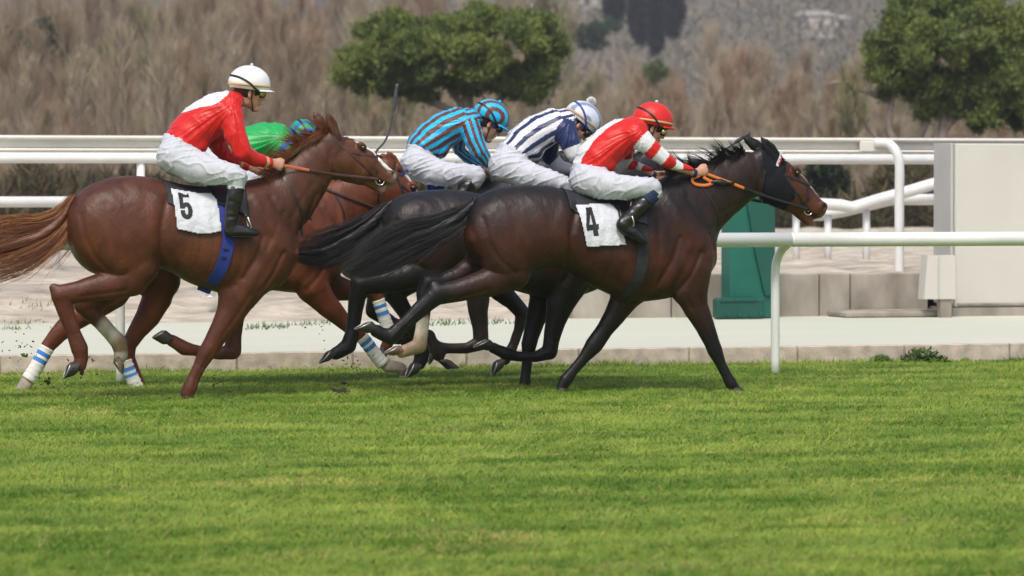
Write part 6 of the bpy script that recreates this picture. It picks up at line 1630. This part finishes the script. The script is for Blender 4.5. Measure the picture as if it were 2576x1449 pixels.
for dy in (0,):
    P = [atY('F', a, b, Y4 - .13) for a, b in [(1530, 790), (1500, 820), (1440, 850), (1470, 895), (1560, 905), (1630, 880), (1590, 860), (1540, 830)]]
    lp.tube(spline(P, 30), .011, n=6, wr=.003)
lp.build('rein_loop', M_ORANGE, H4.root, H4.root)
kn = MB(); P = [atY('F', a, b, Y4 - .13) for a, b in [(1610, 880), (1650, 872), (1690, 876), (1720, 882), (1770, 886), (1820, 890)]]
kn.tube(P, [.010, .014, .026, .024, .011, .009], n=8, wr=[.010, .012, .02, .02, .010, .009]); kn.build('rein_knot', M_BLACKLEATHER, H4.root, H4.root, smooth=True)
# the others
wrap(HN, 'saddle_pad', 'C', 1150, 1400, 150, (250, 420), M_BLACKCLOTH, HN.root, off=.004)
strap(HN, 'girth', 'C', [(1400, 300), (1405, 500), (1385, 620), (1350, 740)], .10, M_BLACKCLOTH, HN.root, off=.012, yn=.27)
HNh = [(1950, 735, -.11), (1870, 770, .08)]
bridle(HN, M_BLACKLEATHER, M_BLACKLEATHER, M_BLACKLEATHER, handpos('E', HNh, YN))
wrap(HC, 'saddle_pad', 'P', 515, 600, 450, (500, 560), M_BLACKCLOTH, HC.root, off=.004)
HCh = [(985, 815, -.09), (960, 820, .09)]
M_PATT = mat('blue_cream_band', (0.02, 0.04, 0.16), rough=.6)
bridle(HC, M_BLACKLEATHER, M_BROWNLEATHER, M_ORANGEBR, handpos('B', HCh, YC))
strap(HC, 'breast_strap', 'B', [(1420, 965), (1470, 1050), (1500, 1130), (1512, 1210)], .016, M_BLACKLEATHER, HC.root, yn=.12)
nb = strap(HC, 'noseband_cover', 'B', [(1900, 868), (1935, 852), (1975, 838)], .020, M_PATT, HC.root, off=.012, yn=.06, n=14)
wrap(HT, 'saddle_pad', 'P', 1055, 1170, 440, (470, 520), M_WHITECLOTH, HT.root, off=.006)
HTh = [(1065, 735, -.10), (1000, 740, .08)]
bridle(HT, M_BLACKLEATHER, M_BLACKLEATHER, M_ORANGEBR, handpos('E', HTh, YT))
strap(HT, 'girth', 'P', [(1118, 462), (1120, 520), (1112, 600)], .10, M_BLUEWEB, HT.root, off=.014, yn=.27)

# ================================================================== the riders
RED = np.array((.62, .010, .007)); WHT = np.array((.76, .77, .80)); NAVY = np.array((.016, .028, .11))
TURQ = np.array((.012, .46, .80)); BRN = np.array((.130, .034, .022)); GRN = np.array((.012, .36, .075)); BLU = np.array((.015, .12, .50))
def sectang(V, ch, y):
    """angle around the trunk, 0 on the spine .. pi on the chest"""
    d, t, v = chain_dist(V, ch); h = np.interp(t, np.arange(len(ch)), ch[:, 3]); w = np.interp(t, np.arange(len(ch)), ch[:, 4])
    yy = np.interp(t, np.arange(len(ch)), ch[:, 1]); return np.arctan2(np.abs(V[:, 1] - yy) / w, v)
def pat5(V, t, v, arm, dA, torso, y):
    C = np.repeat(RED[None], len(V), 0)
    P = np.array([atY('B', a, b, y - .1)[[0, 2]] for a, b in [(355, 428), (470, 385), (548, 374), (600, 345), (665, 300), (700, 262), (700, 200), (300, 200), (300, 428)]])
    m = poly_in(P, V[:, 0], V[:, 2]) & (arm == 0); C[m] = WHT
    for i, (d, tt, vv) in enumerate(dA):
        k = (arm == i + 1) & (tt > 3.62) & (tt < 3.82); C[k] = (.62, .40, .20)
    return C
def pat4(V, t, v, arm, dA, torso, y):
    C = np.repeat(RED[None], len(V), 0)
    P = np.array([atY('F', a, b, y - .1)[[0, 2]] for a, b in [(870, 288), (760, 335), (650, 405), (545, 505), (478, 600), (438, 690), (416, 780), (300, 800), (300, 200), (870, 200)]])
    C[poly_in(P, V[:, 0], V[:, 2]) & (arm == 0)] = WHT
    for i, (d, tt, vv) in enumerate(dA):
        bands = [(.55, 1.45), (2.05, 2.85), (3.45, 4.05)] if i == 0 else [(.6, 1.2), (1.75, 2.35)]
        for a, b in bands:
            k = (arm == i + 1) & (tt > a) & (tt < b); C[k] = WHT
    return C
def patT(V, t, v, arm, dA, torso, y):
    a = sectang(V, torso, y); C = np.where((np.mod(a / math.pi * 6.0 + .25, 1) < .5)[:, None], BRN, TURQ)
    for i, (d, tt, vv) in enumerate(dA):
        k = arm == i + 1; C[k] = np.where((np.mod(vv[k] * 1.55 + .30, 1) < .5)[:, None], BRN, TURQ)
    return C
def patN(V, t, v, arm, dA, torso, y):
    a = sectang(V, torso, y); C = np.where((np.mod(a / math.pi * 5.0 + .30, 1) < .42)[:, None], NAVY, WHT)
    for i, (d, tt, vv) in enumerate(dA):
        k = arm == i + 1; C[k] = np.where((tt[k] < 1.45)[:, None], NAVY, WHT)
    return C
def patG(V, t, v, arm, dA, torso, y):
    C = np.repeat(GRN[None], len(V), 0); C[(t > 4.0) & (v > .1)] = BLU
    for i, (d, tt, vv) in enumerate(dA):
        k = (arm == i + 1) & (tt > .35) & (tt < 1.0); C[k] = BLU
    return C
rings = lambda c1, c2, n, f=.5, ph=0.: (lambda a, b, c: np.where(np.mod(math.acos(min(1, abs(b))) / (math.pi / 2) * n + ph, 1) < f, c1, c2))
person(dict(fr='B', label='jockey in red silks with white shoulder panel and white helmet on horse 5', pitch=math.radians(-8), head=(826, 270),
    torso=[(330, 650, 118, .165), (395, 585, 140, .175), (495, 495, 148, .19), (600, 415, 132, .205), (672, 372, 102, .185), (722, 335, 66, .09)],
    arms=[[(708, 455, 80, .072, -.165), (728, 585, 76, .068, -.20), (782, 708, 66, .058, -.22), (875, 755, 49, .044, -.18), (972, 776, 34, .032, -.135)],
          [(650, 470, 75, .07, .165), (590, 640, 62, .055, .22), (660, 725, 50, .048, .19), (740, 775, 40, .038, .12), (810, 800, 31, .03, .08)]],
    hands=H5h, neck=[(720, 340, 60, .055), (780, 305, 52, .050)], armbias=.0,
    jfull=[(450, 660, 75, -.0, .15)], jcut=[(340, 668, 277, 768)],
    legs=[[(300, 745, 118, .13, -.09), (420, 800, 112, .10, -.16), (560, 838, 92, .085, -.25), (690, 862, 76, .07, -.32), (745, 885, 66, .062, -.335), (735, 950, 56, .052, -.33)],
          [(300, 745, 118, .13, .09), (420, 800, 108, .10, .16), (560, 838, 90, .085, .25), (690, 862, 74, .07, .32), (745, 885, 64, .062, .335), (735, 950, 56, .052, .33)]],
    bfull=[(285, 735, 98, -.06, .11), (285, 735, 98, .06, .11)],
    boots=[[(733, 965, 60, .056, -.33), (722, 1040, 58, .054, -.33), (705, 1130, 48, .046, -.325), (695, 1200, 46, .042, -.325), (700, 1262, 50, .040, -.325), (760, 1268, 44, .040, -.325), (840, 1280, 34, .042, -.325), (878, 1284, 24, .034, -.325)],
           [(733, 965, 60, .056, .33), (722, 1040, 58, .054, .33), (705, 1130, 48, .046, .325), (695, 1200, 46, .042, .325), (700, 1262, 50, .040, .325), (760, 1268, 44, .040, .325), (840, 1280, 34, .042, .325), (878, 1284, 24, .034, .325)]],
    footn=4, soled=(0.05, 0, -1), pattern=pat5, hcol=lambda a, b, c: (.80, .80, .80), visor=.050, lensm=M_LENSY), H5)
person(dict(fr='F', label='jockey in red silks with red and white hooped sleeves and red helmet on horse 4', pitch=math.radians(-22), head=(1066, 374),
    torso=[(500, 745, 132, .165), (560, 655, 165, .18), (680, 545, 172, .195), (800, 460, 158, .205), (895, 405, 125, .185), (965, 385, 75, .09)],
    arms=[[(925, 445, 98, .075, -.165), (1010, 520, 88, .070, -.19), (1100, 600, 78, .062, -.20), (1205, 682, 68, .056, -.20), (1320, 748, 54, .045, -.17), (1450, 795, 40, .035, -.13)],
          [(830, 560, 90, .07, .165), (840, 700, 58, .050, .21), (960, 755, 48, .042, .19), (1060, 795, 38, .036, .13), (1105, 812, 34, .032, .11)]],
    hands=H4h, neck=[(965, 385, 70, .055), (1030, 400, 62, .050)], cuff=M_SOCK,
    jfull=[(640, 720, 85, 0, .15)], jcut=[(500, 765, 500, 860)],
    legs=[[(480, 860, 135, .13, -.09), (620, 900, 132, .10, -.16), (790, 925, 112, .085, -.25), (950, 925, 98, .075, -.32), (1075, 925, 86, .065, -.34), (1085, 975, 80, .06, -.335)],
          [(480, 860, 135, .13, .09), (620, 900, 132, .10, .16), (790, 925, 112, .085, .25), (950, 925, 98, .075, .32), (1075, 925, 86, .065, .34), (1085, 975, 80, .06, .335)]],
    bfull=[(470, 850, 118, -.06, .11), (470, 850, 118, .06, .11)],
    sock=[[(1085, 960, 88, .070, -.336), (1050, 1005, 86, .068, -.336), (1015, 1050, 76, .062, -.336)]],
    boots=[[(1035, 1025, 76, .060, -.335), (960, 1105, 70, .056, -.335), (880, 1190, 62, .050, -.335), (810, 1262, 62, .046, -.335), (850, 1300, 60, .042, -.335), (920, 1345, 52, .042, -.335), (985, 1395, 38, .040, -.335), (1018, 1422, 24, .032, -.335)],
           [(1035, 1025, 76, .060, .335), (960, 1105, 70, .056, .335), (880, 1190, 62, .050, .335), (810, 1262, 62, .046, .335), (850, 1300, 60, .042, .335), (920, 1345, 52, .042, .335), (985, 1395, 38, .040, .335), (1018, 1422, 24, .032, .335)]],
    footn=3, soled=(-.62, 0, -.78), pattern=pat4, hcol=lambda a, b, c: (.66, .012, .008), visor=.035, lensm=M_LENSY, htilt=math.radians(10)), H4)
person(dict(fr='E', label='jockey in white silks with navy stripes and pompom on helmet, crouching behind the red rider', pitch=math.radians(-48), head=(1856, 352),
    torso=[(1270, 600, 130, .165), (1375, 510, 160, .18), (1495, 425, 165, .195), (1615, 360, 148, .205), (1710, 325, 112, .185), (1775, 320, 70, .09)],
    arms=[[(1735, 415, 108, .078, -.165), (1780, 510, 92, .070, -.20), (1820, 610, 76, .060, -.21), (1870, 690, 55, .045, -.17), (1940, 728, 38, .035, -.12)],
          [(1600, 500, 100, .07, .165), (1590, 640, 66, .055, .22), (1690, 735, 56, .048, .20), (1790, 760, 44, .038, .13), (1850, 768, 36, .034, .09)]],
    hands=HNh, neck=[(1775, 320, 62, .055), (1830, 330, 56, .050)],
    jfull=[(1440, 610, 80, 0, .14)], jcut=[(1262, 612, 1192, 722)],
    legs=[[(1210, 730, 138, .13, -.09), (1340, 795, 128, .10, -.16), (1490, 835, 106, .085, -.25), (1620, 862, 84, .075, -.32), (1725, 900, 70, .065, -.34), (1730, 950, 62, .06, -.335)],
          [(1210, 730, 138, .13, .09), (1340, 795, 128, .10, .16), (1490, 835, 106, .085, .25), (1620, 862, 84, .075, .32), (1725, 900, 70, .065, .34), (1730, 950, 62, .06, .335)]],
    bfull=[(1180, 730, 132, -.06, .11), (1180, 730, 132, .06, .11)],
    sock=[[(1722, 940, 78, .070, -.336), (1700, 985, 74, .066, -.336), (1680, 1030, 68, .062, -.336)]],
    boots=[[(1690, 1010, 66, .056, -.335), (1650, 1100, 60, .054, -.335), (1600, 1190, 54, .048, -.335), (1570, 1250, 50, .044, -.335), (1620, 1290, 44, .040, -.335), (1720, 1320, 32, .038, -.335)],
           [(1690, 1010, 66, .056, .335), (1650, 1100, 60, .054, .335), (1600, 1190, 54, .048, .335), (1570, 1250, 50, .044, .335), (1620, 1290, 44, .040, .335), (1720, 1320, 32, .038, .335)]],
    footn=3, soled=(-.2, 0, -.95), pattern=patN, hcol=rings((.20, .27, .42), (.62, .66, .78), 1.7, .34, .1), visor=.0, pompom=(1974, 148), lensm=M_LENSD, strapm=M_GOGBLUE, htilt=math.radians(8)), HN)
person(dict(fr='E', label='jockey in turquoise and brown striped silks and matching helmet', pitch=math.radians(-30), head=(1044, 338),
    torso=[(430, 545, 118, .165), (520, 485, 150, .18), (640, 405, 160, .195), (755, 345, 142, .205), (845, 315, 108, .185), (915, 305, 66, .09)],
    arms=[[(875, 390, 92, .075, -.165), (910, 490, 84, .068, -.20), (960, 590, 74, .060, -.22), (1010, 665, 60, .050, -.20), (1050, 715, 42, .036, -.12)],
          [(780, 450, 90, .07, .165), (770, 580, 56, .052, .22), (850, 650, 48, .044, .20), (930, 700, 38, .036, .13), (980, 725, 32, .032, .09)]],
    hands=HTh, neck=[(915, 305, 60, .055), (985, 315, 54, .050)],
    jfull=[(590, 585, 75, 0, .14)], jcut=[(440, 606, 400, 706)],
    legs=[[(400, 720, 130, .13, -.09), (540, 780, 122, .10, -.16), (690, 808, 106, .085, -.25), (830, 800, 90, .075, -.32), (925, 812, 78, .065, -.34), (915, 870, 70, .06, -.335)],
          [(400, 720, 130, .13, .09), (540, 780, 122, .10, .16), (690, 808, 106, .085, .25), (830, 800, 90, .075, .32), (925, 812, 78, .065, .34), (915, 870, 70, .06, .335)]],
    bfull=[(375, 690, 112, -.06, .11), (375, 690, 112, .06, .11)],
    boots=[[(868, 895, 72, .060, -.335), (820, 965, 68, .056, -.335), (760, 1040, 60, .050, -.335), (720, 1100, 56, .046, -.335), (760, 1150, 48, .042, -.335), (860, 1200, 32, .038, -.335)],
           [(868, 895, 72, .060, .335), (820, 965, 68, .056, .335), (760, 1040, 60, .050, .335), (720, 1100, 56, .046, .335), (760, 1150, 48, .042, .335), (860, 1200, 32, .038, .335)]],
    footn=3, soled=(-.3, 0, -.9), pattern=patT, hcol=rings(TURQ, BRN, 2.6, .5, .0), visor=.050, vcol=TURQ, lensm=M_LENSD, gogm=M_GOGBLUE, band=False, knobm=mat('knob_turquoise', (.015, .47, .80), rough=.6)), HT)
person(dict(fr='B', label='crouching jockey in green silks with blue shoulder patches behind the red rider', pitch=math.radians(-50), head=(1198, 640),
    torso=[(600, 790, 120, .165), (700, 725, 130, .175), (815, 668, 132, .19), (930, 620, 120, .20), (1020, 600, 100, .185), (1090, 600, 62, .09)],
    arms=[[(1060, 660, 82, .072, -.165), (1110, 700, 74, .062, -.20), (1075, 775, 56, .052, -.21), (1020, 800, 44, .042, -.15), (1000, 808, 34, .032, -.11)],
          [(1040, 660, 80, .07, .165), (1080, 760, 60, .055, .22), (1020, 800, 46, .044, .18), (975, 812, 36, .034, .10)]],
    hands=HCh, neck=[(1100, 612, 56, .055), (1150, 625, 50, .050)],
    jfull=[(880, 750, 70, 0, .13)], jcut=[(590, 790, 480, 860)],
    legs=[[(560, 850, 110, .13, -.09), (660, 895, 92, .09, -.18), (780, 910, 72, .075, -.28), (900, 915, 62, .065, -.33), (960, 930, 58, .06, -.335)],
          [(560, 850, 110, .13, .09), (660, 895, 92, .09, .18), (780, 910, 72, .075, .28), (900, 915, 62, .065, .33), (960, 930, 58, .06, .335)]],
    boots=[[(955, 975, 56, .056, -.335), (930, 1060, 54, .052, -.335), (890, 1160, 46, .044, -.335), (880, 1220, 44, .042, -.335), (950, 1250, 36, .040, -.335), (1040, 1265, 26, .036, -.335)],
           [(955, 975, 56, .056, .335), (930, 1060, 54, .052, .335), (890, 1160, 46, .044, .335), (880, 1220, 44, .042, .335), (950, 1250, 36, .040, .335), (1040, 1265, 26, .036, .335)]],
    footn=3, soled=(0, 0, -1), pattern=patG, hcol=rings(GRN * .9, BLU, 2.8, .55, .0), visor=.0, lensm=M_LENSD, band=False, knob=False), HC)

whip([(1715, 800, -.10), (1700, 770, -.10), (1745, 690, -.10), (1790, 640, -.10), (1830, 560, -.10), (1850, 460, -.1), (1862, 400, -.1), (1875, 300, -.1), (1888, 218, -.1)], 'B', YT - 1.4, 'dark upright riding whip raised beside the muzzle of horse 5')
whip([(1480, 800, .06), (1530, 760, .06), (1600, 690, .06), (1700, 610, .06), (1800, 540, .06), (1900, 470, .06), (1965, 432, .06)], 'F', Y4, 'dark riding whip slanting over the mane of horse 4')
whip([(1000, 800, -.12), (985, 740, -.12), (975, 690, -.12), (968, 640, -.12), (960, 590, -.12), (955, 555, -.12)], 'B', YC, 'grey riding whip standing up in front of the green silks', (.007, .005))
